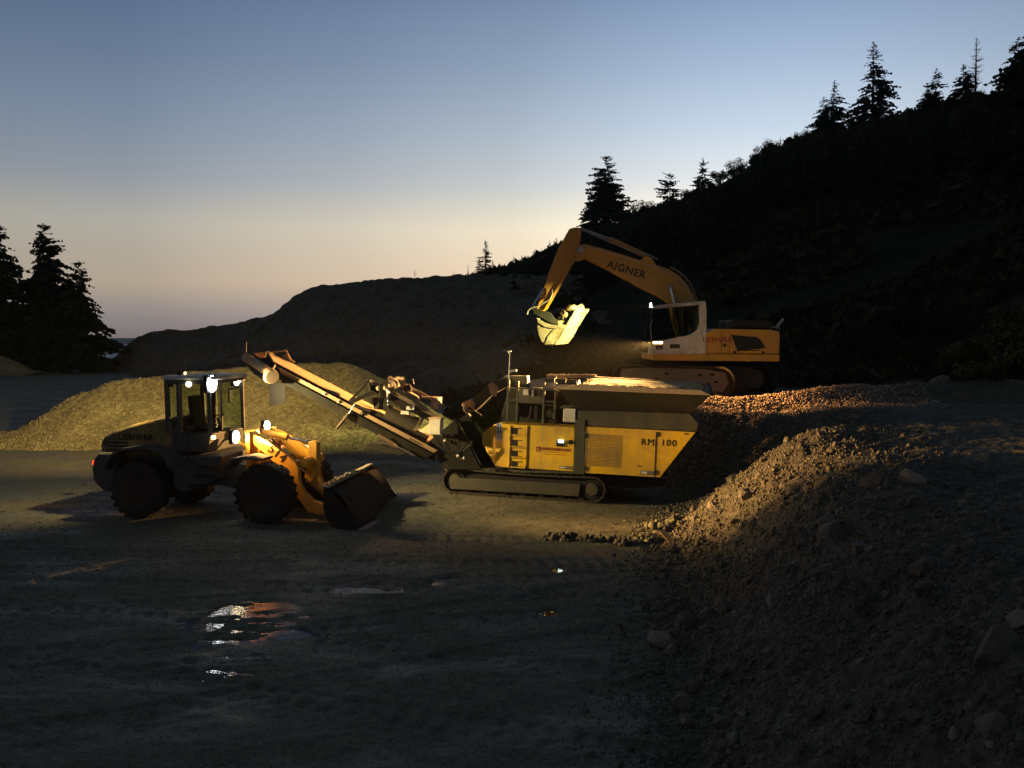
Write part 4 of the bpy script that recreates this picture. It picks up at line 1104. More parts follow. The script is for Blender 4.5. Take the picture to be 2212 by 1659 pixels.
# built-in ladder: black plates paint the shade of its recesses, treads between them
for k, (ya_, yb_) in enumerate(((924,938.6),(949.6,964),(973,986.4),(996,1008.5))):
    a, b2 = c(1106, ya_), c(1128, yb_)
    fr = MB(); t_ = .012
    MB().box(a.x, b2.x, -.006, .0015, b2.z, a.z).build("recess_shade", M['black_steel'], crusher)
    MB().box(a.x+.14, b2.x+.06, -.012, -.0065, b2.z+.01, a.z-.02).build("step_plate", M['crusher_yellow'], crusher)
    MB().box(a.x-.03, b2.x+.08, -.05, .001, b2.z-.028, b2.z-.004).build("step_tread", M['crusher_yellow'], crusher, .004)
for px in (1102, 1138.5):
    u, d_ = c(px, 918), c(px-1, 1008); MB().box(u.x-.018, u.x+.018, -.03, .001, d_.z+.01, u.z-.01).build("ladder_rail", M['crusher_yellow'], crusher, .005)
for py in (920.5, 933.7, 946.5):
    u = c(1078.5, py)
    MB().box(u.x-.058, u.x+.058, -.003, .0005, u.z-.062, u.z+.062).build("warning_sticker", M['sticker_white'], crusher)
    MB().lathe((u.x,0,u.z), [(.052,-.0055),(.052,-.0032)], 20).build("warning_sign", M['sticker_blue'], crusher)
    MB().lathe((u.x,0,u.z-.012), [(.022,-.0075),(.022,-.0057)], 12).build("warning_symbol", M['sticker_white'], crusher)
    MB().box(u.x-.01,u.x+.01,-.0078,-.0058,u.z+.012,u.z+.034).build("warning_symbol", M['sticker_white'], crusher)
a, b2 = c(1202.5,950.5), c(1217.8,964.5)
MB().box(a.x, b2.x, -.035, .001, b2.z, a.z).build("control_panel", M['black_steel'], crusher, .006)
a, b2 = c(1206.5,949.8), c(1218,956.2); MB().box(a.x, b2.x, -.047, -.036, b2.z, a.z).build("display", M['screen'], crusher, .004)
u = c(1232.7,955); MB().lathe((u.x,0,u.z), [(.035,-.05),(.04,-.02),(.055,.001)], 20).build("lock_knob", M['frame_dark'], crusher)
sl = math.atan(.0449)+0
u = c(1399,955.6); text("lettering", "RM", .20, on_side(u.x, u.z, -.003, 0.012), M['ink'], crusher, bold=0, space=1.15)
u = c(1444,957.4); text("lettering", "100", .20, on_side(u.x, u.z, -.003, 0.012), M['ink'], crusher, bold=0, space=1.2)
u = c(1200,971); text("lettering", "LAMPERSBERGER", .092, on_side(u.x, u.z, -.003, 0.012), M['ink_red'], crusher, bold=.002)
a = c(1163,970); 
MB().box(a.x-.05,a.x+.05,-.0045,-.0005,a.z-.055,a.z+.055).build("firm_emblem", M['ink_red'], crusher)
text("emblem_letter", "L", .09, on_side(a.x, a.z, -.0065), M['crusher_yellow'], crusher, bold=.004)
for (xx,w_,yy) in ((1198,.55,977.5),(1198,.5,982)):
    u = c(xx,yy); MB().box(u.x-w_/2,u.x+w_/2,-.003,.0005,u.z-.006,u.z+.006).build("print_line", M['ink_faded'], crusher)
for x0p,x1p,y0p,y1p in ((1208,1238,1006,1014.5),(1384,1416,1016,1027)):
    a, b2 = c(x0p,y0p), c(x1p,y1p); MB().box(a.x, b2.x, -.004, .0005, b2.z, a.z).build("rating_plate", M['label_grey'], crusher)
    MB().box(a.x+.02, a.x+.14, -.006, -.0045, b2.z+.02, a.z-.02).build("plate_print", M['sticker_white'], crusher)
# beam above the drive housing, hopper on top of it
bm_ = CX_([(1249,886),(1492,893),(1512,915),(1507,932.6),(1265,920.4),(1249,919.6)], .02)
MB().prism(bm_, .012, 2.43).build("side_beam", M['crusher_grey'], crusher, .03)
lipL, lipR = c(1205,839,-.22), c(1536,852,-.22); botL, botR = c(1250,889,.12), c(1488,895,.12)
def quadplate(a, b, c_, d, t, nm, mat, bev=0):
    n_ = (b-a).cross(d-a).normalized()*t
    return MB().add([a,b,c_,d,a+n_,b+n_,c_+n_,d+n_], [(0,1,2,3),(7,6,5,4),(0,4,5,1),(1,5,6,2),(2,6,7,3),(3,7,4,0)]).build(nm, mat, crusher, bev)
quadplate(lipL, lipR, botR, botL, -.03, "hopper_side", M['frame_dark'])
up = Vector((0,0,1)); far = Vector((0,2.95,0)); FR = .26                                    # the far side stands a little higher
fL, fR = c(1222,814.5,2.72), c(1527,831.5,2.72)
nb = Vector((0,-.34,0))
quadplate(fR, fL, botL+Vector((0,2.25,.1)), botR+Vector((0,2.25,.1)), .03, "hopper_side", M['frame_dark'])
quadplate(lipR+Vector((.0,.02,.0)), fR+Vector((0,-.02,0)), botR+Vector((0,2.2,.0)), botR+Vector((0,.05,.0)), .03, "hopper_end", M['frame_dark'])
quadplate(fL+Vector((.35,0,-.0)), lipL+Vector((.35,.05,-.05)), botL+Vector((.35,.05,0)), botL+Vector((.35,2.2,0)), .03, "hopper_end", M['frame_dark'])
quadplate(botL+Vector((0,.05,.12)), botR+Vector((0,.05,.12)), botR+Vector((0,2.2,.12)), botL+Vector((0,2.2,.12)), .03, "feeder_floor", M['cream'])
# lip rims: a folded rim on the near side, plain on the far side
a, b2 = c(1249,830,-.24), c(1515,843,-.24)
rim = MB().hexa([lipL+Vector((0,-.05,-.015)), lipR+Vector((0,-.05,-.015)), lipR+Vector((0,.05,-.015)), lipL+Vector((0,.05,-.015)), Vector((a.x,-.20,a.z)), Vector((b2.x,-.20,b2.z)), Vector((b2.x,-.06,b2.z)), Vector((a.x,-.06,a.z))])
rim.build("hopper_rim", M['cream'], crusher, .01)
MB().bar(fL+up*.02, fR+up*.02, .10, .07).build("hopper_rim", M['cream'], crusher, .01)
e0 = lipR + Vector((.02,.06,.0)); MB().bar(e0, fR+Vector((.02,0,.02)), .09, .07).build("hopper_rim", M['track_dark'], crusher, .01)
q0, q1, q2, q3 = c(1181,808,2.8), c(1288,808.5,2.8), c(1288,822,2.8), c(1181,818,2.8)
quadplate(q0, q1, q2, q3, .03, "hopper_extension", M['cream'])
for px in (1289, 1355, 1421, 1487):
    t_ = (px-1205)/(1536-1205); tp = lipL.lerp(lipR, t_); bt_ = botL.lerp(botR, min(1, max(0, (px-1250)/(238))))
    g0 = Vector((tp.x, -.20, tp.z-.03)); g1 = tp.lerp(Vector((tp.x, bt_.y, bt_.z)), .6)
    MB().add([g0, g1, tp+Vector((0,.05,-.02)), g0+Vector((.03,0,0)), g1+Vector((.03,0,0)), tp+Vector((.03,.05,-.02))], [(0,1,2),(5,4,3),(0,3,4,1),(1,4,5,2),(2,5,3,0)]).build("gusset", M['frame_dark'], crusher)
# stones lying on the hopper rim and feed
g = np.random.default_rng(14)
pts = [tuple(Vector((a.x,-.13,a.z)).lerp(Vector((b2.x,-.13,b2.z)), t) + Vector((0, g.normal(0,.03), .0))) for t in g.uniform(0, 1, 90)]
scatter("rim_dirt", pts, g.uniform(.010,.032,90), M['pile'], crusher, seed=15)
u = c(1338,827,1.6); 
# chute between hopper and crusher box, with three black plates painting its shaded openings
quadplate(c(1142,822,1.9), c(1201,812,1.9), c(1203,838,1.0), c(1150,838,1.0), .04, "feed_chute", M['cream'])
quadplate(c(1200,829,.5), c(1250,831,.5), c(1250,840,.3), c(1203,842,.3), .04, "chute_side", M['cream'])
for k in range(3):
    x0p, x1p = 1177+24*k, 1198+24*k
    quadplate(c(x0p,816.4+1.2*k,.9), c(x1p,817.6+1.2*k,.9), c(x1p,826.5+1.2*k,.9), c(x0p,825+1.2*k,.9), .03, "opening_shade", M['black_steel'])
MB().prism(CX_([(1098,838),(1205,842),(1249,850),(1249,921),(1075,914),(1086,880)], .55), .62, 2.2).build("crusher_box", M['frame_dark'], crusher, .03)
MB().prism(CX_([(1116,836),(1176,838),(1176,872),(1116,870)], .5), .45, .60).build("box_door", M['loader_grey'], crusher, .02)
for (x0p,y0p,x1p,y1p,mm) in ((1131,841,1142,854,'cabinet'),(1149,842,1153,856,'galvanised'),(1164,838,1171,858,'track_steel')):
    a, b2 = c(x0p,y0p,.42), c(x1p,y1p,.42); MB().box(a.x,b2.x,.40,.448,b2.z,a.z).build("guard_plate", M[mm], crusher, .006)
for (px,y0p,y1p) in ((1099,820,914),(1119,824,914),(1176,826,918),(1200,843,906)):
    a, b2 = c(px,y0p,.06), c(px-1,y1p,.06); MB().bar((a.x,.06,a.z),(a.x,.06,b2.z),.05).build("guard_post", M['crusher_grey'], crusher, .005)
for (y0p,y1p) in ((838,842),(864,868)):
    a, b2 = c(1098,y0p,.06), c(1201,y1p,.06); MB().bar((a.x,.06,a.z),(b2.x,.06,b2.z),.035).build("guard_rail", M['crusher_grey'], crusher)
for (x0p,y0p,x1p,y1p) in ((1147,878,1136,912),(1112,880,1118,905),(1186,880,1196,905)):
    a, b2 = c(x0p,y0p,.3), c(x1p,y1p,.3); MB().path([a, a.lerp(b2,.5)+Vector((.04,0,0)), b2], .018, 6).build("hydraulic_hose", M['dull_steel'] if x0p == 1147 else M['hose'], crusher)
for px,py,r_ in ((1110,885,.16),(1160,890,.15),(1190,893,.10)):
    a = c(px,py,.42); MB().tube((a.x,.30,a.z),(a.x,.615,a.z),r_,n=16).build("hydraulic_pump", M['frame_dark'], crusher, .01)
a, b2 = c(1218,881,.1), c(1243.7,912,.1)
MB().box(a.x,b2.x,.03,.35,b2.z,a.z).build("switch_cabinet", M['cabinet'], crusher, .012)
MB().hexa([(a.x-.10,.0,a.z-.01),(b2.x+.04,.0,a.z+.05),(b2.x+.04,.40,a.z+.05),(a.x-.10,.40,a.z-.01),(a.x-.06,.0,a.z+.03),(b2.x+.03,.0,a.z+.09),(b2.x+.03,.40,a.z+.09),(a.x-.06,.40,a.z+.03)]).build("cabinet_roof", M['crusher_grey'], crusher)
# mast with a small unlit lamp
a, b2 = c(1102,912,.5), c(1102,762,.5)
MB().tube((b2.x,.5,a.z),(b2.x,.5,b2.z),.022,n=8).build("mast", M['galvanised'], crusher)
MB().bar((b2.x,.5,b2.z-.42),(b2.x+.16,.5,b2.z-.40),.05).build("mast_bracket", M['galvanised'], crusher)
MB().ball((b2.x-.02,.5,b2.z+.02),.04).build("mast_lamp", M['sticker_white'], crusher, smooth=True)
MB().bar((b2.x-.16,.5,b2.z+.05),(b2.x,.5,b2.z+.02),.03).build("mast_arm", M['frame_dark'], crusher)
# gooseneck beam of the magnet hoist: level, then falling towards the conveyor
gn = [(1091,812),(1140,812),(1140,838),(1092,836),(1058,858),(1030,886),(1008,876),(1060,826)]
MB().prism(CX_(gn, 1.2), 1.1, 1.5).build("hoist_beam", M['crusher_grey'], crusher, .03)
MB().prism(CX_([(1054,830),(1066,826),(1078,838),(1072,858),(1060,852)], 1.08), 1.06, 1.09).build("beam_collar", M['cream'], crusher, .01)
MB().prism(CX_([(998,870),(1020,860),(1030,872),(1022,890),(1004,888)], 1.1), 1.0, 1.6).build("hoist_head", M['cream'], crusher, .03)
for (x0p,y0p,x1p,y1p) in ((1012,880,1050,906),(1064,856,1088,895),(1000,882,1016,900)):
    MB().bar(c(x0p,y0p,1.0), c(x1p,y1p,1.0), .05).build("hoist_stay", M['frame_dark'] if x0p != 1000 else M['dull_steel'], crusher)

# ---- discharge conveyor: two side boards, belt, head drum; its far side stands higher than the near side
K = CR.at
def lineP(p0, p1, d0, d1, n=2): return [K(p0[0]+(p1[0]-p0[0])*t, p0[1]+(p1[1]-p0[1])*t, d0+(d1-d0)*t) for t in np.linspace(0,1,n)]
nd0, nd1, fd0, fd1 = 20.25, 20.75, 21.15, 21.65
bd0, bd1 = 20.45, 20.95
NT = lineP((603,795),(945,972),nd0,nd1); NB = lineP((609,826),(915,992),nd0,nd1)
FT = lineP((577,760),(935,946),fd0,fd1); FB = lineP((590,783),(940,968),bd0,bd1)
conv = bpy.data.objects.new("discharge_conveyor", None); COL.objects.link(conv); conv.parent = crusher
def slab(a, b, c_, d, t, nm, mat, par=conv, bev=0):
    n_ = (b-a).cross(d-a).normalized()*t
    return MB().add([a,b,c_,d,a+n_,b+n_,c_+n_,d+n_], [(0,1,2,3),(7,6,5,4),(0,4,5,1),(1,5,6,2),(2,6,7,3),(3,7,4,0)]).build(nm, mat, par, bev)
slab(FT[0], FT[1], FB[1], FB[0], -.03, "side_board", M['belt_board'])
NM = [NT[0].lerp(NB[0], .34), NT[1].lerp(NB[1], .34)]
slab(NT[0], NT[1], NM[1], NM[0], -.03, "side_board", M['belt_board'])
slab(NM[0]+Vector((0,-.03,-.01)), NM[1]+Vector((0,-.03,-.01)), NB[1], NB[0], -.06, "conveyor_frame", M['frame_dark'])
fb2 = [FB[0]+Vector((0,0,-.30)), FB[1]+Vector((0,0,-.30))]
slab(FB[0]+Vector((0,.02,0)), FB[1]+Vector((0,.02,0)), fb2[1], fb2[0], -.06, "conveyor_frame", M['frame_dark'])
slab(NM[0]+Vector((0,.04,.03)), NM[1]+Vector((0,.04,.03)), FB[1]+Vector((0,-.04,.0)), FB[0]+Vector((0,-.04,.0)), -.02, "belt", M['rubber'])
slab(NB[0].lerp(NB[1],.03)+Vector((0,.1,.05)), NB[1]+Vector((0,.1,.05)), fb2[1]+Vector((0,-.1,.05)), fb2[0].lerp(fb2[1],.03)+Vector((0,-.1,.05)), -.02, "return_belt", M['rubber'])
for t_ in (.12,.24,.36,.48,.60,.72):                  # carrying idlers under the belt and struts across
    a, b2 = NB[0].lerp(NB[1], t_), fb2[0].lerp(fb2[1], t_)
    MB().tube(a+Vector((0,-.03,.05)), b2+Vector((0,.03,.05)), .045, n=10).build("idler_roller", M['track_dark'], conv)
for t_ in (.05,.28,.37,.52):
    a = NT[0].lerp(NT[1], t_); MB().tube(a+Vector((0,-.06,-.05)), a+Vector((0,.0,-.05)), .03, n=8).build("board_bolt", M['cream'], conv)
dN, dF = K(584,806,19.95), K(531,772,21.2)
MB().tube(dN, dF, .10, n=18).build("head_drum", M['belt_board'], conv)
MB().tube(dN+ (dN-dF).normalized()*.12+Vector((0,0,-.06)), dN+Vector((0,0,-.06)), .15, .17, n=20).build("drum_motor", M['track_steel'], conv, .01)
slab(K(528,780,21.1), K(583,812,19.98), K(582,828,20.0), K(545,806,21.1), .05, "scraper", M['rubber'])
slab(K(548,763,21.3), K(577,760,21.2), K(571,775,21.2), K(556,770,21.3), .02, "end_plate", M['belt_board'])
slab(K(562,774,20.9), K(585,770,20.8), K(594,800,20.3), K(578,796,20.4), .04, "head_plate", M['frame_dark'])
MB().path([K(580,761,21.15), K(618,757.5,21.2), K(626.5,776,21.2), K(636,782.5,21.2)], .022).build("roller_guard", M['belt_board'], conv)
slab(K(610,766,21.25), K(622,764,21.25), K(633,782,21.25), K(612,776,21.25), .02, "guard_plate", M['track_steel'], conv)
MB().path([K(594,789,20.3), K(588,800,20.0), K(586,812,19.95)], .02).build("motor_bracket", M['cream'], conv)
MB().tube(K(531.5,772,21.0), K(531.8,738,21.0), .012, .010, 8).build("marker_rod", M['cream'], conv)
slab(K(582,826,20.3), K(616,829,20.3), K(616.5,870,20.3), K(582,877,20.3), -.015, "rubber_mat", M['rubber'])
slab(K(718,880,20.6), K(760,896,20.6), K(752,905,20.6), K(722,884,20.6), .05, "belt_guard", M['rubber'])
# the lower, wider part of the conveyor near the machine
lo = [(754,872),(812,888),(926,942),(912,963),(896,983),(819,938),(778,921),(752,901)]
b = MB(); q0 = [K(px,py,20.45+.35*(px-752)/160) for px,py in lo]; q1 = [v+Vector((0,.10,0)) for v in q0]; n8 = len(lo)
b.add(q0+q1, [tuple(range(n8)), tuple(range(n8,2*n8))[::-1]]+[(i,i+n8,(i+1)%n8+n8,(i+1)%n8) for i in range(n8)]); b.build("lower_side_plate", M['track_dark'], conv, .01)
slab(K(769,870,20.9), K(777,866,21.1), K(806,880,21.1), K(790,889,20.9), .03, "lower_board", M['belt_board'])
slab(K(819,938,20.42), K(858,960,20.55), K(855,965,20.55), K(817,943,20.42), .02, "skirt_strip", M['belt_board'])
slab(K(884,945,20.4), K(913,960,20.5), K(911,963,20.5), K(882,948,20.4), .02, "skirt_strip", M['cream'])
MB().bar(K(855,963,20.5), K(895,984,20.6), .03).build("skirt_edge", M['dull_steel'], conv)
tail = [(785,961),(800,957),(830,960),(885,980),(868,985),(830,980),(795,972)]
b = MB(); q0 = [K(px,py,20.9) for px,py in tail]; q1 = [v+Vector((0,1.1,0)) for v in q0]; n8 = len(tail)
b.add(q0+q1, [tuple(range(n8)), tuple(range(n8,2*n8))[::-1]]+[(i,i+n8,(i+1)%n8+n8,(i+1)%n8) for i in range(n8)]); b.build("tail_skid", M['rubber'], conv, .03)

# ---- magnetic belt hung across above the conveyor
mg = bpy.data.objects.new("overband_magnet", None); COL.objects.link(mg); mg.parent = crusher
mn = lambda px,py: K(px,py,20.5+.3*(px-800)/160); mf = lambda px,py: K(px,py,21.6+.3*(px-800)/160)
MB().bar(mn(799,821.5), mn(956,906), .06, .07).build("magnet_rail", M['track_steel'], mg, .008)
MB().bar(mf(838,815), mf(942,866), .06, .07).build("magnet_rail", M['track_steel'], mg, .008)
def slabm(a,b,c_,d,t,nm,mat,bev=0): return slab(a,b,c_,d,t,nm,mat,mg,bev)
slabm(mn(798,826), mn(953,909), mn(930,912), mn(800,842), .05, "magnet_side", M['frame_dark'])
b = MB()
ep = [(836,832),(835,818),(838,813.5),(843,813),(850,818),(850,834)]
q0=[mf(px,py) for px,py in ep]; q1=[v+Vector((0,.06,0)) for v in q0]; b.add(q0+q1,[tuple(range(6)),tuple(range(6,12))[::-1]]+[(i,i+6,(i+1)%6+6,(i+1)%6) for i in range(6)]); b.build("end_bracket", M['track_steel'], mg, .01)
MB().tube(mn(843,834), mf(858,824), .12, n=16).build("belt_roller", M['track_steel'], mg)
MB().tube(mn(852,835)+Vector((0,.35,.05)), mn(864,829)+Vector((0,.35,.05)), .11, n=14).build("drive_motor", M['cream'], mg, .01)
MB().ball(mn(868,842)+Vector((0,.4,0)), .12).build("gear_case", M['track_dark'], mg, smooth=True)
MB().hexa([mn(872,852)+Vector((0,.2,0)), mn(900,868)+Vector((0,.2,0)), mf(905,866), mf(880,852), mn(874,846)+Vector((0,.2,0)), mn(900,860)+Vector((0,.2,0)), mf(905,856), mf(882,842)]).build("magnet_core", M['track_steel'], mg, .02)
a = mn(925,879); b2 = mn(943,862)
MB().box(a.x,b2.x,a.y+.2,a.y+.55,a.z-.06,b2.z+.02).build("junction_box", M['cream'], mg, .012)
MB().bar(mn(897,861)+Vector((0,.5,0)), mn(927,862)+Vector((0,.5,0)), .10, .04).build("cover_strip", M['cream'], mg)
MB().path([mn(862,824)+Vector((0,.4,0)), mn(872,819)+Vector((0,.4,0)), mn(880,821)+Vector((0,.4,0)), mn(882,832)+Vector((0,.4,0))], .012, 6).build("cable_loop", M['hose'], mg)
MB().tube(K(834,889,20.75), K(903,919,20.85), .17, n=20).build("magnet_drum", M['track_dark'], mg)
MB().tube(K(899,914,20.84), K(905,918,20.86), .19, n=20).build("drum_flange", M['track_steel'], mg)
MB().tube(K(818,858,20.7), K(817,884,20.7), .13, .10, n=16).build("roller_end", M['track_dark'], mg)
for i in range(11):                                   # hoisting chain, link by link
    p0 = K(836.5+.25*i, 841+3.3*i, 20.4)
    MB().ball(p0, .035, 8, (.5 if i%2 else .9, .9 if i%2 else .5, 1.0)).build("chain_link", M['chrome'], mg, smooth=True)
for (x0p,y0p,x1p,y1p,w_) in ((755,867,797,824,.055),(757,869,808,846,.09),(797,826,800,846,.06),(824,830,822,862,.07)):
    MB().bar(K(x0p,y0p,20.4), K(x1p,y1p,20.5), w_).build("magnet_stay", M['frame_dark'], mg, .005)
for px,py in ((817,839),(843,833),(832,838)):
    MB().ball(K(px,py,20.42), .05).build("shackle", M['cream'], mg, smooth=True)
MB().tube(K(766,873,20.35), K(752,896,20.35), .016, n=8).build("stay_rod", M['dull_steel'], mg)
MB().tube(K(753,894,20.35), K(728,925,20.35), .035, n=8).build("stay_cylinder", M['track_dark'], mg)
for px,py in ((889,880),(877,890)):
    a = mn(px,py); MB().box(a.x-.10,a.x+.08,a.y-.075,a.y-.055,a.z-.05,a.z+.03).build("type_plate", M['cabinet'], mg)
# remote control cabinet beside the conveyor
a, b2 = K(926.5,905,20.35), K(952,938.5,20.35)
MB().box(a.x,b2.x,a.y,a.y+.26,b2.z,a.z).build("control_cabinet", M['cabinet'], crusher, .012)
MB().box(a.x-.02,b2.x+.02,a.y-.02,a.y+.28,a.z+.002,a.z+.03).build("cabinet_roof", M['cream'], crusher, .006)
slab(K(906,930,20.6), K(926,916,20.45), K(926,936,20.45), K(906,932,20.6), .02, "cabinet_bracket", M['cream'], crusher)
# dark frame and hoses between conveyor and housing
slab(K(990,905,21.5), K(1012,893,21.5), K(1082,1010,21.5), K(1045,1010,21.5), -.2, "feed_chute_frame", M['rubber'], crusher)
slab(K(930,950,21.2), K(985,905,21.2), K(1040,1008,21.2), K(960,1008,21.2), -.4, "rear_frame", M['frame_dark'], crusher)
g = np.random.default_rng(21)
for k in range(9):
    x0p, y0p = 935+g.uniform(0,50), 930+g.uniform(0,30); x1p, y1p = x0p+g.uniform(10,60), y0p+g.uniform(0,45)
    p0, p1 = K(x0p,y0p,20.5), K(x1p,y1p,20.5); sag = g.uniform(.1,.35)
    MB().path([p0.lerp(p1,t)+Vector((0,0,-sag*math.sin(math.pi*t))) for t in np.linspace(0,1,9)], .016, 6).build("hydraulic_hose", M['hose'] if k%3 else M['track_dark'], crusher)
for px,py in ((962,952),(974,938),(990,985),(1003,990),(955,938)):
    MB().ball(K(px,py,20.45), .045).build("hose_coupling", M['dull_steel'], crusher, smooth=True)
p0,p1 = c(1405,1046,.7), c(1440,1030,.7)
MB().path([c(1340,1054,.7), c(1380,1054,.7), p0, p1], .014, 6).build("drag_cable", M['dull_steel'], crusher)

X, Y = np.meshgrid(np.linspace(0, 1, 70), np.linspace(0, 1, 34))
A0, A1, B0, B1 = c(1258,830.5,-.02), c(1512,842.5,-.02), fL+Vector((.45,-.08,.02)), fR+Vector((-.06,-.08,.02))
P_ = [np.array((A0[i]*(1-X)+A1[i]*X)*(1-Y) + (B0[i]*(1-X)+B1[i]*X)*Y) for i in range(3)]
Z_ = P_[2] + .015 + .035*fbm(X*4, Y*3, .5, 4) - .08*(2*X-1)**6
M['feed'] = gravel('feed_dust', (.42,.29,.13), (.56,.41,.20), (.36,.25,.12), fine=9.0, bstr=.3, bdist=.03)
fill = sheet("feed_stone", P_[0], P_[1], Z_, M['feed'], kind=None)
if "kind" in fill: del fill["kind"]
fill.matrix_world = CR.M
tag(fill, "dusty broken stone filling the crusher's feed hopper to the rim", "gravel")
g = np.random.default_rng(33); u_, v_ = g.uniform(.02,.98,260), g.uniform(.03,.97,260)
pts = [tuple((A0.lerp(A1,a_)).lerp(B0.lerp(B1,a_), b_) + Vector((0,0,-.03))) for a_, b_ in zip(u_, v_)]
scatter("loose_stones", pts, .012+.05*g.beta(1.2,5,260), M['pile'], fill, seed=34)
# ------------------------------------------------------------------ excavator on the ramp
digger = thing("excavator", "yellow crawler excavator with white cab and raised loaded bucket on the ramp", "excavator", EX.o, EX.rot)
c = EX.p
HW = 2.55
# undercarriage turned against the house
und = Frame((5.5,28.0,1.9), (0,0,0))
def etrack(px, py, d):
    q = EX.I @ at(px, py, d)
    root = bpy.data.objects.new("crawler", None)
    return q
yaw = R(-40)
rootu = bpy.data.objects.new("undercarriage", None); COL.objects.link(rootu); rootu.parent = digger; rootu.rotation_euler = (0,0,yaw)
rootu.location = (.35, 1.35, .02)
def shoes(y0, w=.60, x0=-1.75, x1=1.62, r=.44, n=46):
    zc = r + .02; L = x1-x0; per = 2*L+2*math.pi*r; p = per/n
    tr = bpy.data.objects.new("crawler_track", None); COL.objects.link(tr); tr.parent = rootu
    sb = MB().box(-p*.47, p*.47, 0, w, -.03, .012)
    for q in (-.34, -.02, .30): sb.box(p*q, p*(q+.10), .004, w-.004, .012, .04)
    proto = None
    for i in range(n):
        s = per*i/n
        if s < L: x, z, a = x0+s, zc-r, math.pi
        elif s < L+math.pi*r: t = (s-L)/r; x, z, a = x1+r*math.sin(t), zc-r*math.cos(t), math.pi-t
        elif s < 2*L+math.pi*r: x, z, a = x1-(s-L-math.pi*r), zc+r, 0.0
        else: t = (s-2*L-math.pi*r)/r; x, z, a = x0-r*math.sin(t), zc+r*math.cos(t), -t
        if proto is None: o = proto = sb.build("track_shoe", M['track_dark'], tr)
        else: o = bpy.data.objects.new("track_shoe", proto.data); COL.objects.link(o); o.parent = tr
        o.location = (x, y0, z); o.rotation_euler = (0, a, 0)
    MB().box(x0, x1, y0+.14, y0+w-.14, zc-r+.07, zc+r-.09).build("roller_frame", M['track_steel'], tr, .02)
    for yy in (y0+.05, y0+w-.12):
        MB().prism([(x0-.2, zc-.02), (x0-.1, zc+r-.14), (x0+.5, zc+r-.05), (x1-.5, zc+r-.05), (x1+.12, zc+r-.16), (x1+.22, zc), (x1+.05, zc-r+.16), (x0, zc-r+.16)], yy, yy+.07).build("track_guard", M['track_steel'], tr, .012)
    g = np.random.default_rng(int(y0*10)+50)
    for k in range(8):
        xs = g.uniform(x0+.1, x1-.1); zs = zc + g.uniform(-.12,.24)
        MB().box(xs-.07, xs+.07, y0+.042, y0+.0495, zs-.03, zs+.03).build("guard_slot", M['black_steel'], tr)
    for xs, nm in ((x0,"sprocket"),(x1,"idler_wheel")):
        MB().lathe((xs, y0, zc), [(r-.06,.13),(r-.05,.20),(r-.05,w-.2),(r-.06,w-.13)], 26).build(nm, M['track_dark'], tr)
    for xs in np.linspace(x0+.35, x1-.35, 7):
        MB().tube((xs,y0+.15,zc-r+.09),(xs,y0+w-.15,zc-r+.09),.085,n=12).build("track_roller", M['track_dark'], tr)
shoes(-1.50); shoes(.90)
MB().box(-.9,.9,-.95,.95,.40,.80).build("carbody", M['track_dark'], rootu, .05)
MB().tube((0,0,.78),(0,0,1.06),.62,n=28).build("slew_ring", M['black_steel'], rootu)
# house
sk = EX.xz([(1410,765),(1684,765.5),(1684,781),(1411.5,778.5)], 0)
MB().prism(sk, .0, HW).build("deck_skirt", M['digger_yellow'], digger, .012)
eh = EX.xz([(1526,764.2),(1526,719),(1546,710),(1660,712),(1682,715),(1685.5,722),(1684,764.2)], 0)
MB().prism(eh, .004, HW-.004).build("engine_house", M['digger_yellow'], digger, .03)
gw = EX.xz([(1579,723),(1636,729.5),(1641,733),(1653.5,751.5),(1593.7,758.9)], 0)
MB().prism(gw, -.012, .0025).build("grille_frame", M['black_steel'], digger)
b = MB(); zlo, zhi = gw[4][1], gw[0][1]
for i in range(9):
    z = zlo + (zhi-zlo)*(i+.6)/10; t0 = (zhi-z)/(zhi-zlo); xa_ = gw[0][0] + (gw[4][0]-gw[0][0])*t0 + .04; xb_ = gw[2][0] + (gw[3][0]-gw[2][0])*min(1, max(0, t0-.15)) - .12
    b.box(xa_, xb_, -.022, -.0125, z-.012, z+.006)
b.build("grille_slats", M['frame_dark'], digger, kind="stuff")
hd = EX.xz([(1579,712.2),(1579,693),(1584,690.5),(1655,692),(1664,696),(1677,712.4)], .5)
MB().prism(hd, .45, HW-.3).build("engine_hood", M['frame_dark'], digger, .04)
MB().bar(c(1676,709,.8), c(1692,689,.8), .07).build("exhaust_pipe", M['dull_steel'], digger)
for px in (1558.5, 1570, 1576): 
    u, d_ = c(px, 714), c(px, 764); 
    if px != 1570: MB().box(u.x-.006, u.x+.006, -.004, .0035, d_.z, u.z).build("panel_joint", M['frame_dark'], digger)
u, d_ = c(1527,767.2), c(1664,767.2); 
for px,py in ((1565.5,746),(1586.5,761),(1648,761.5),(1571.5,731.5)):
    u = c(px,py); MB().tube((u.x,-.02,u.z),(u.x,.002,u.z),.045 if px != 1571.5 else .03,n=12).build("latch", M['black_steel'] if px != 1571.5 else M['dull_steel'], digger)
u = c(1550,734); text("lettering", "LIEBHERR", .21, on_side(u.x,u.z,-.003), M['ink_red'], digger, bold=.004)
MB().path([c(1665,712,.3), c(1667,706,.3), c(1683,707,.3), c(1684,714,.3)], .016, 6).build("hand_rail", M['galvanised'], digger)
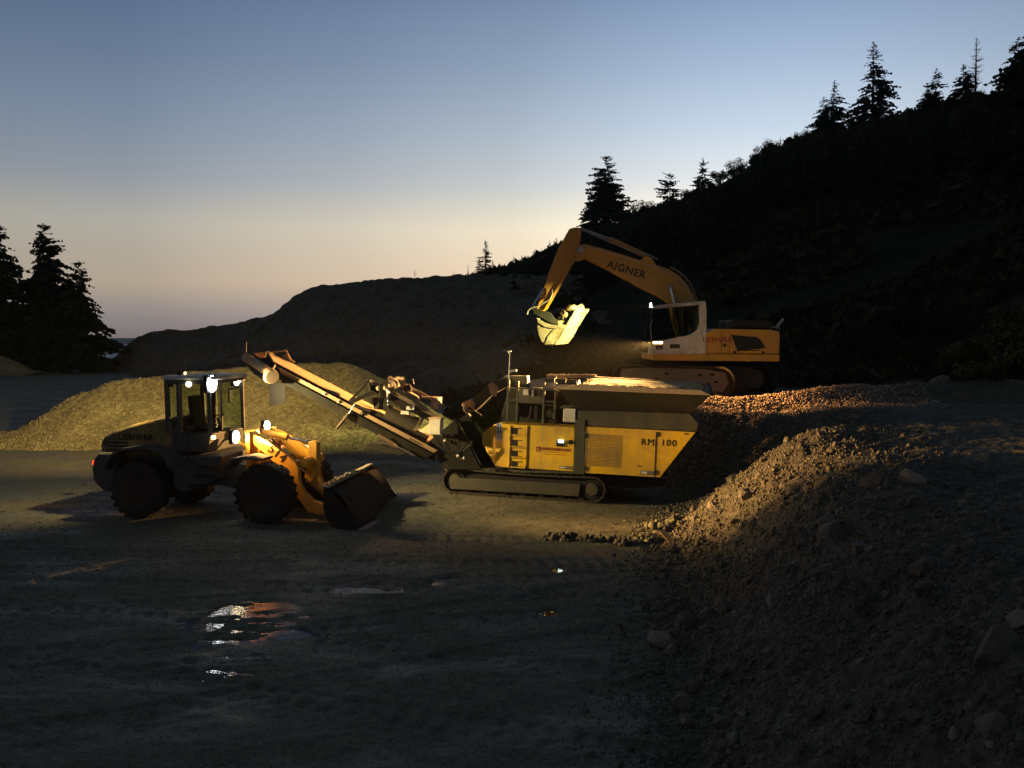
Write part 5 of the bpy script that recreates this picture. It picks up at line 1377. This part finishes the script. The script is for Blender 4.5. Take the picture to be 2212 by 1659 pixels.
# cab
CW = 1.02
shellp = [(1410,765),(1410,739.5),(1412,737),(1433.5,734.5),(1489,724),(1505.5,713),(1511,698),(1510.5,657.5),(1524,649.5),(1526.5,668),(1525.5,764.5)]
for y in (.0, CW-.05):
    MB().prism(EX.xz(shellp, 0), y, y+.05).build("cab_side", M['digger_white'], digger, .01)
rp = EX.xz([(1409.5,664.5),(1411,660.5),(1420,659),(1524,649.5),(1522,657),(1420,666.5)], 0)
MB().prism(rp, -.012, CW+.012).build("cab_roof", M['digger_white'], digger, .012)
MB().prism(EX.xz([(1513,656),(1523,655),(1525,764),(1515,764)], 0), .051, CW-.051).build("cab_back", M['digger_white'], digger)
MB().prism(EX.xz([(1410,765),(1410,741),(1414,739),(1416,765)], 0), .051, CW-.051).build("cab_front", M['digger_white'], digger)
fp_ = [(1409.8,667),(1405.5,702),(1405.8,722),(1410,739)]
for y in (.02, CW-.06):
    for a, b2 in zip(fp_, fp_[1:]): 
        p0, p1 = c(*a,0), c(*b2,0); MB().bar((p0.x,y+.02,p0.z),(p1.x,y+.02,p1.z),.035,.04).build("front_pillar", M['frame_dark'], digger)
for a, b2 in zip(fp_, fp_[1:]):
    p0, p1 = c(*a,0), c(*b2,0)
    MB().hexa([(p0.x,.065,p0.z),(p1.x,.065,p1.z),(p1.x,CW-.065,p1.z),(p0.x,CW-.065,p0.z),(p0.x+.006,.065,p0.z),(p1.x+.006,.065,p1.z),(p1.x+.006,CW-.065,p1.z),(p0.x+.006,CW-.065,p0.z)]).build("windscreen", M['glass'], digger)
gl = EX.xz([(1411.5,668.5),(1510,659.5),(1510.5,698),(1505,712.5),(1488.5,723.3),(1433,733.8),(1411.5,736),(1407.5,722),(1407.5,702)], 0)
for y in (.022, CW-.03): MB().prism(gl, y, y+.006).build("side_window", M['glass'], digger)
p0, p1 = c(1474,663,0), c(1474,726,0); MB().box(p0.x-.02,p0.x+.02,.008,.018,p1.z,p0.z).build("door_post", M['black_steel'], digger)
p0, p1 = c(1414,714,0), c(1474,707,0); MB().bar((p0.x,.012,p0.z),(p1.x,.012,p1.z),.012).build("grab_rail", M['black_steel'], digger)
p0 = c(1462,735,.5); MB().box(p0.x-.25,p0.x+.28,.28,.78,p0.z-.05,p0.z+.10).box(p0.x+.16,p0.x+.30,.30,.76,p0.z+.10,p0.z+.85).build("seat", M['seat'], digger, .04)
p0 = c(1436,733,.4); MB().box(p0.x-.10,p0.x+.05,.2,.3,p0.z-.1,p0.z+.22).build("console", M['black_steel'], digger, .02)
a, b2 = c(1447,743.5), c(1468.5,752.5); MB().box(a.x,b2.x,-.008,.0015,b2.z,a.z).build("cab_vent", M['loader_grey'], digger)
for k in range(4):
    z = b2.z+.02+.03*k; MB().box(a.x+.01,b2.x-.01,-.016,-.0085,z,z+.012).build("vent_slat", M['frame_dark'], digger)
a, b2 = c(1416.5,746.5), c(1432,755); MB().box(a.x,b2.x,-.006,.0015,b2.z,a.z).build("handle_recess", M['black_steel'], digger)
MB().box(a.x+.03,b2.x-.03,-.02,-.0065,b2.z+.035,b2.z+.055).build("door_handle", M['dull_steel'], digger)
# cab lamps: one on the roof edge, one low in the nose
a = c(1408.2,658.8,.16)
lm = MB().box(a.x-.02,a.x+.10,.10,.24,a.z-.06,a.z+.06).build("roof_lamp", M['black_steel'], digger, .01)
MB().box(a.x-.05,a.x-.021,.105,.235,a.z-.055,a.z+.055).build("lens", M['lens_cool'], lm, .012)
a2 = c(1420,740,.0)
lm = MB().box(a2.x-.15,a2.x+.18,-.012,.049,a2.z-.055,a2.z+.05).build("nose_lamp", M['black_steel'], digger, .01)
MB().box(a2.x-.14,a2.x+.16,-.03,-.0125,a2.z-.04,a2.z+.035).build("lens", M['lens_warm2'] if 'lens_warm2' in M else M['lens_amber'], lm, .012)
MB().path([c(1411,690,.0)+Vector((-.02,-.02,0)), c(1404,702,0)+Vector((0,-.1,0)), c(1406,735,0)+Vector((0,-.1,0)), c(1411,745,0)+Vector((-.01,-.02,0))], .014, 6).build("mirror_bracket", M['galvanised'], digger)
# boom, stick, cylinders
YB = 1.30; BW = .52
ex = lambda pts, y=YB: EX.xz(pts, y)
boom = [(1251,529),(1268,528),(1300,536),(1384.5,562),(1396,552),(1408,557),(1418,573),(1446,581.4),(1470,597),(1486,616),(1498,637),(1506,655),(1530,722),(1510,740),(1478,690),(1452,660),(1436.6,647),(1390.7,624),(1317,583),(1254,552)]
MB().prism(ex(boom), YB, YB+BW).build("boom", M['digger_yellow'], digger, .02)
edge = [(1262,533),(1300,541),(1384,567),(1440,588),(1466,604),(1482,622),(1494,645)]
b = MB(); pts = [(x, YB-.012, z) for x, z in ex(edge)]
b.path(pts, .022, 6); b.build("boom_pipe", M['cream'], digger)
u = c(1353,583,YB); text("lettering", "AIGNER", .33, on_side(u.x,u.z,YB-.004, math.atan2(20,66)), plain('worn_print', (.055,.035,.022), .8), digger, bold=.008, space=1.1)
u = c(1408,604,YB); MB().bar((u.x,YB-.01,u.z-.12),(u.x+.03,YB-.01,u.z+.10),.05,.016).build("boom_lug", M['cream'], digger)
u = c(1446,621,YB); MB().lathe((u.x,YB,u.z),[(.07,-.06),(.08,.0)],14).build("boom_pin", M['dull_steel'], digger)
for y in (YB-.14, YB+BW+.03):
    p0, p1 = c(1446,622,YB), c(1462,690,YB); p0.y = p1.y = y
    MB().tube(p0, p0.lerp(p1,.75), .042).build("boom_rod", M['chrome'], digger); MB().tube(p0.lerp(p1,.6), p0.lerp(p1,2.1), .085).build("boom_cylinder", M['digger_yellow'], digger)
stick = [(1230,494),(1241,490.5),(1254,491),(1256,505),(1253,528),(1252.5,552),(1231.5,579),(1196,640),(1178,672),(1166,676),(1158,668),(1163,655),(1185.4,590),(1207,535.5)]
MB().prism(ex(stick), YB+.07, YB+BW-.07).build("stick", M['digger_yellow'], digger, .02)
MB().prism(ex([(1228,578),(1233,579),(1182,669),(1174,670)]), YB+.0, YB+BW-.0).build("stick_flange", M['digger_yellow'], digger, .006)
MB().prism(ex([(1240,545),(1262,526),(1272,536),(1262,560),(1246,566)]), YB-.05, YB-.002).build("elbow_plate", M['digger_yellow'], digger, .01)
u = c(1254,540,YB); MB().lathe((u.x,YB,u.z),[(.10,-.10),(.12,-.05)],16).build("elbow_pin", M['dull_steel'], digger)
# stick cylinder over the boom with hoses
p0, p1 = c(1402,556,YB+.2), c(1318,517,YB+.2); p2 = c(1254,494,YB+.2)
MB().tube(p0, p1, .085).build("stick_cylinder", M['digger_yellow'], digger); MB().tube(p1, p2, .045).build("stick_rod", M['dull_steel'], digger)
hp_ = [(1258,492),(1278,506),(1310,520),(1345,534),(1385,549),(1400,549),(1420,560)]
MB().path([c(a,b,YB+.05) for a,b in hp_], .022, 6).build("stick_hose", M['galvanised'], digger)
MB().path([c(a,b,YB+.1) for a,b in ((1447,577),(1462,584),(1480,598),(1494,618),(1503,640),(1508,660))], .03, 6).build("boom_hose", M['track_steel'], digger)
# bucket cylinder, link and hoses at the end of the stick
MB().tube(c(1212,532,YB+.25), c(1176,622,YB+.25), .075).build("bucket_cylinder", M['frame_dark'], digger); MB().tube(c(1176,622,YB+.25), c(1150,664,YB+.25), .04).build("bucket_rod", M['chrome'], digger)
MB().prism(ex([(1146,662),(1152,660),(1168,672),(1174,680),(1168,684),(1150,674)]), YB+.02, YB+BW-.02).build("bucket_link", M['frame_dark'], digger, .01)
MB().path([c(a,b,YB-.02) for a,b in ((1192,625),(1193,635),(1188,646),(1170,657),(1158,663))], .022, 6).build("bucket_hose", M['galvanised'], digger)
MB().path([c(a,b,YB-.02) for a,b in ((1158,662),(1146,666),(1140,672),(1139,679))], .026, 6).build("bucket_hose", M['galvanised'], digger)
MB().prism(ex([(1150,668),(1180,672),(1190,676),(1200,690),(1214,690),(1214,700),(1190,700),(1172,688),(1152,678)]), YB-.02, YB+BW+.02).build("quick_coupler", M['frame_dark'], digger, .02)
# bucket: seen from its left and from below, floor plate with teeth towards the cab
bk = bpy.data.objects.new("bucket", None); COL.objects.link(bk); bk.parent = digger
BO = c(1200,710,YB-.15); wv = Vector((math.sin(R(24)), math.cos(R(24)), .02)); WB = 1.15        # width direction
def B(px, py, s=0.0):
    """profile point of the near side, carried s metres across the width"""
    return EX.p(px, py, BO.y) + wv*s
def bplate(pts, s0, s1, nm, mat, par=bk, bev=0.0):
    n8 = len(pts); b = MB(); b.add([B(*q, s0) for q in pts]+[B(*q, s1) for q in pts], [tuple(range(n8)), tuple(range(n8,2*n8))[::-1]]+[(i,i+n8,(i+1)%n8+n8,(i+1)%n8) for i in range(n8)])
    return b.build(nm, mat, par, bev)
sidep = [(1160,690),(1178,703),(1202,712),(1224,701),(1242,670),(1239,668),(1228,690),(1224,701),(1198,744.5),(1178,745),(1169,739),(1162,724),(1159,710)]
sidep = [(1160,688),(1180,701),(1206,710),(1222,702),(1241,671),(1244,672),(1200,744.5),(1178,745),(1169,739),(1162,724),(1159,708)]
bplate(sidep, 0.0, .03, "side_plate", M['bucket_steel']); bplate(sidep, WB-.03, WB, "side_plate", M['bucket_steel'])
def bshell(pts, t, nm, mat, s0, s1):
    n8 = len(pts); b = MB(); q = []
    for s in (s0, s1):
        q += [B(*a, s) for a in pts]
    cen = B(1195,705,WB/2)
    for s in (s0, s1):
        for a in pts:
            v = B(*a, s); dv = (B(1195,708,s) - v); q.append(v + dv.normalized()*t)
    fs = []
    for i in range(n8-1): fs += [(i,i+1,n8+i+1,n8+i), (2*n8+i+1,2*n8+i,3*n8+i,3*n8+i+1), (i,2*n8+i,2*n8+i+1,i+1), (n8+i+1,3*n8+i+1,3*n8+i,n8+i)]
    fs += [(0,n8,3*n8,2*n8), (n8-1,3*n8-1,4*n8-1,2*n8-1)]
    b.add(q, fs); return b.build(nm, mat, bk)
bshell([(1160,688),(1159,708),(1162,724),(1169,739),(1178,745),(1199,745)], .03, "back_plate", M['bucket_steel'], .0, WB)
bshell([(1199,745),(1210,730),(1224,704),(1243,671)], .035, "floor_plate", M['bucket_steel'], -.01, WB+.01)
bplate([(1160,686),(1168,692),(1180,698),(1196,702),(1206,702),(1206,710),(1192,709),(1178,706),(1163,697)], -.03, .0-.001, "upper_strap", M['bucket_steel'])
bplate([(1206,693),(1214,692),(1219,694),(1213,700),(1222,702),(1216,708),(1206,709)], -.032, .0-.001, "wear_corner", M['bucket_steel'])
bplate([(1178,744.5),(1183,728),(1193,715),(1197,711),(1205,711),(1200,720),(1194,743)], -.022, .0-.001, "wear_strap", M['bucket_steel'])
for k in range(5):                                     # teeth
    s = .05 + k*(WB-.22)/4
    p0, p1 = B(1240,675,s), B(1248.5,667,s); d_ = (p1-p0)
    u = Vector((0,0,1)).cross(wv); 
    a0, a1 = p0, p0+wv*.12; nn = d_.cross(wv).normalized()*.06
    MB().hexa([a0-nn, a1-nn, a1+nn, a0+nn, p1+wv*.03-nn*.3, p1+wv*.09-nn*.3, p1+wv*.09+nn*.3, p1+wv*.03+nn*.3]).build("tooth", M['bucket_steel'], bk, .006)
# broken stone carried in the bucket
for k, (px,py,s,r_,lab) in enumerate(((1228,669,.35,.24,"large pale broken stone heaped highest in the excavator's raised bucket"),(1216,679,.15,.20,"pale broken stone lying lower in the raised bucket beside the heap"),(1236,667,.75,.20,"pale broken stone wedged behind the bucket teeth"),(1210,690,.25,.20,"pale broken stone lying deepest in the raised bucket"))):
    me = rock_mesh("rock", 400+k, 2); me.materials.append(M['pile'])
    o = bpy.data.objects.new("rock", me); COL.objects.link(o)
    o.location = EX.M @ B(px,py,s); o.scale = (r_,r_,r_*.9); o.rotation_euler = (k, k*.7, k*1.9)
    tag(o, lab, "rock", "stones held in the excavator bucket")
# beams
ra = c(1408.2,658.8,.16) + Vector((-.12,0,0))
spot("roof_beam", ra, B(1215,705,.5), POWER['digger_roof'], (1.0,.87,.27), 58, 1.0, digger, .05)
na = c(1420,740,-.02) + Vector((-.2,-.06,0))
spot("nose_beam", na, EX.I @ Vector((-1.0, 21.7, 2.75)), POWER['digger_low'], WARM, 76, 1.0, digger, .05, tall=.24)
# the nose lamp's flat low beam, lying across the stones in front of the tracks
so_ = spot("low_beam", na + Vector((.05,-.02,-.05)), EX.I @ Vector((6.4, 25.3, 1.85)), POWER['digger_side'], (1.0,.44,.12), 70, 1.0, digger, .05, tall=.24)
zf = ((na) - (EX.I @ Vector((6.4, 25.3, 1.85)))).normalized(); st = Vector((7.0, .5, .05))
xf_ = (st - zf*st.dot(zf)).normalized(); yf = zf.cross(xf_)
so_.rotation_euler = Matrix((xf_, yf, zf)).transposed().to_euler()

# ------------------------------------------------------------------ thin haze added for a glow round the lamps
hz = bpy.data.materials.new("haze"); hz.use_nodes = True
hn, hl_ = hz.node_tree.nodes, hz.node_tree.links; hn.clear()
ho = hn.new("ShaderNodeOutputMaterial"); hv = hn.new("ShaderNodeVolumePrincipled")
hv.inputs["Color"].default_value = (.85,.87,.9,1); hv.inputs["Density"].default_value = .0001; hv.inputs["Anisotropy"].default_value = .55
hl_.new(hv.outputs[0], ho.inputs["Volume"])
o = MB().box(-480, 480, -430, 470, -220, 90).build("haze", hz, kind="stuff")
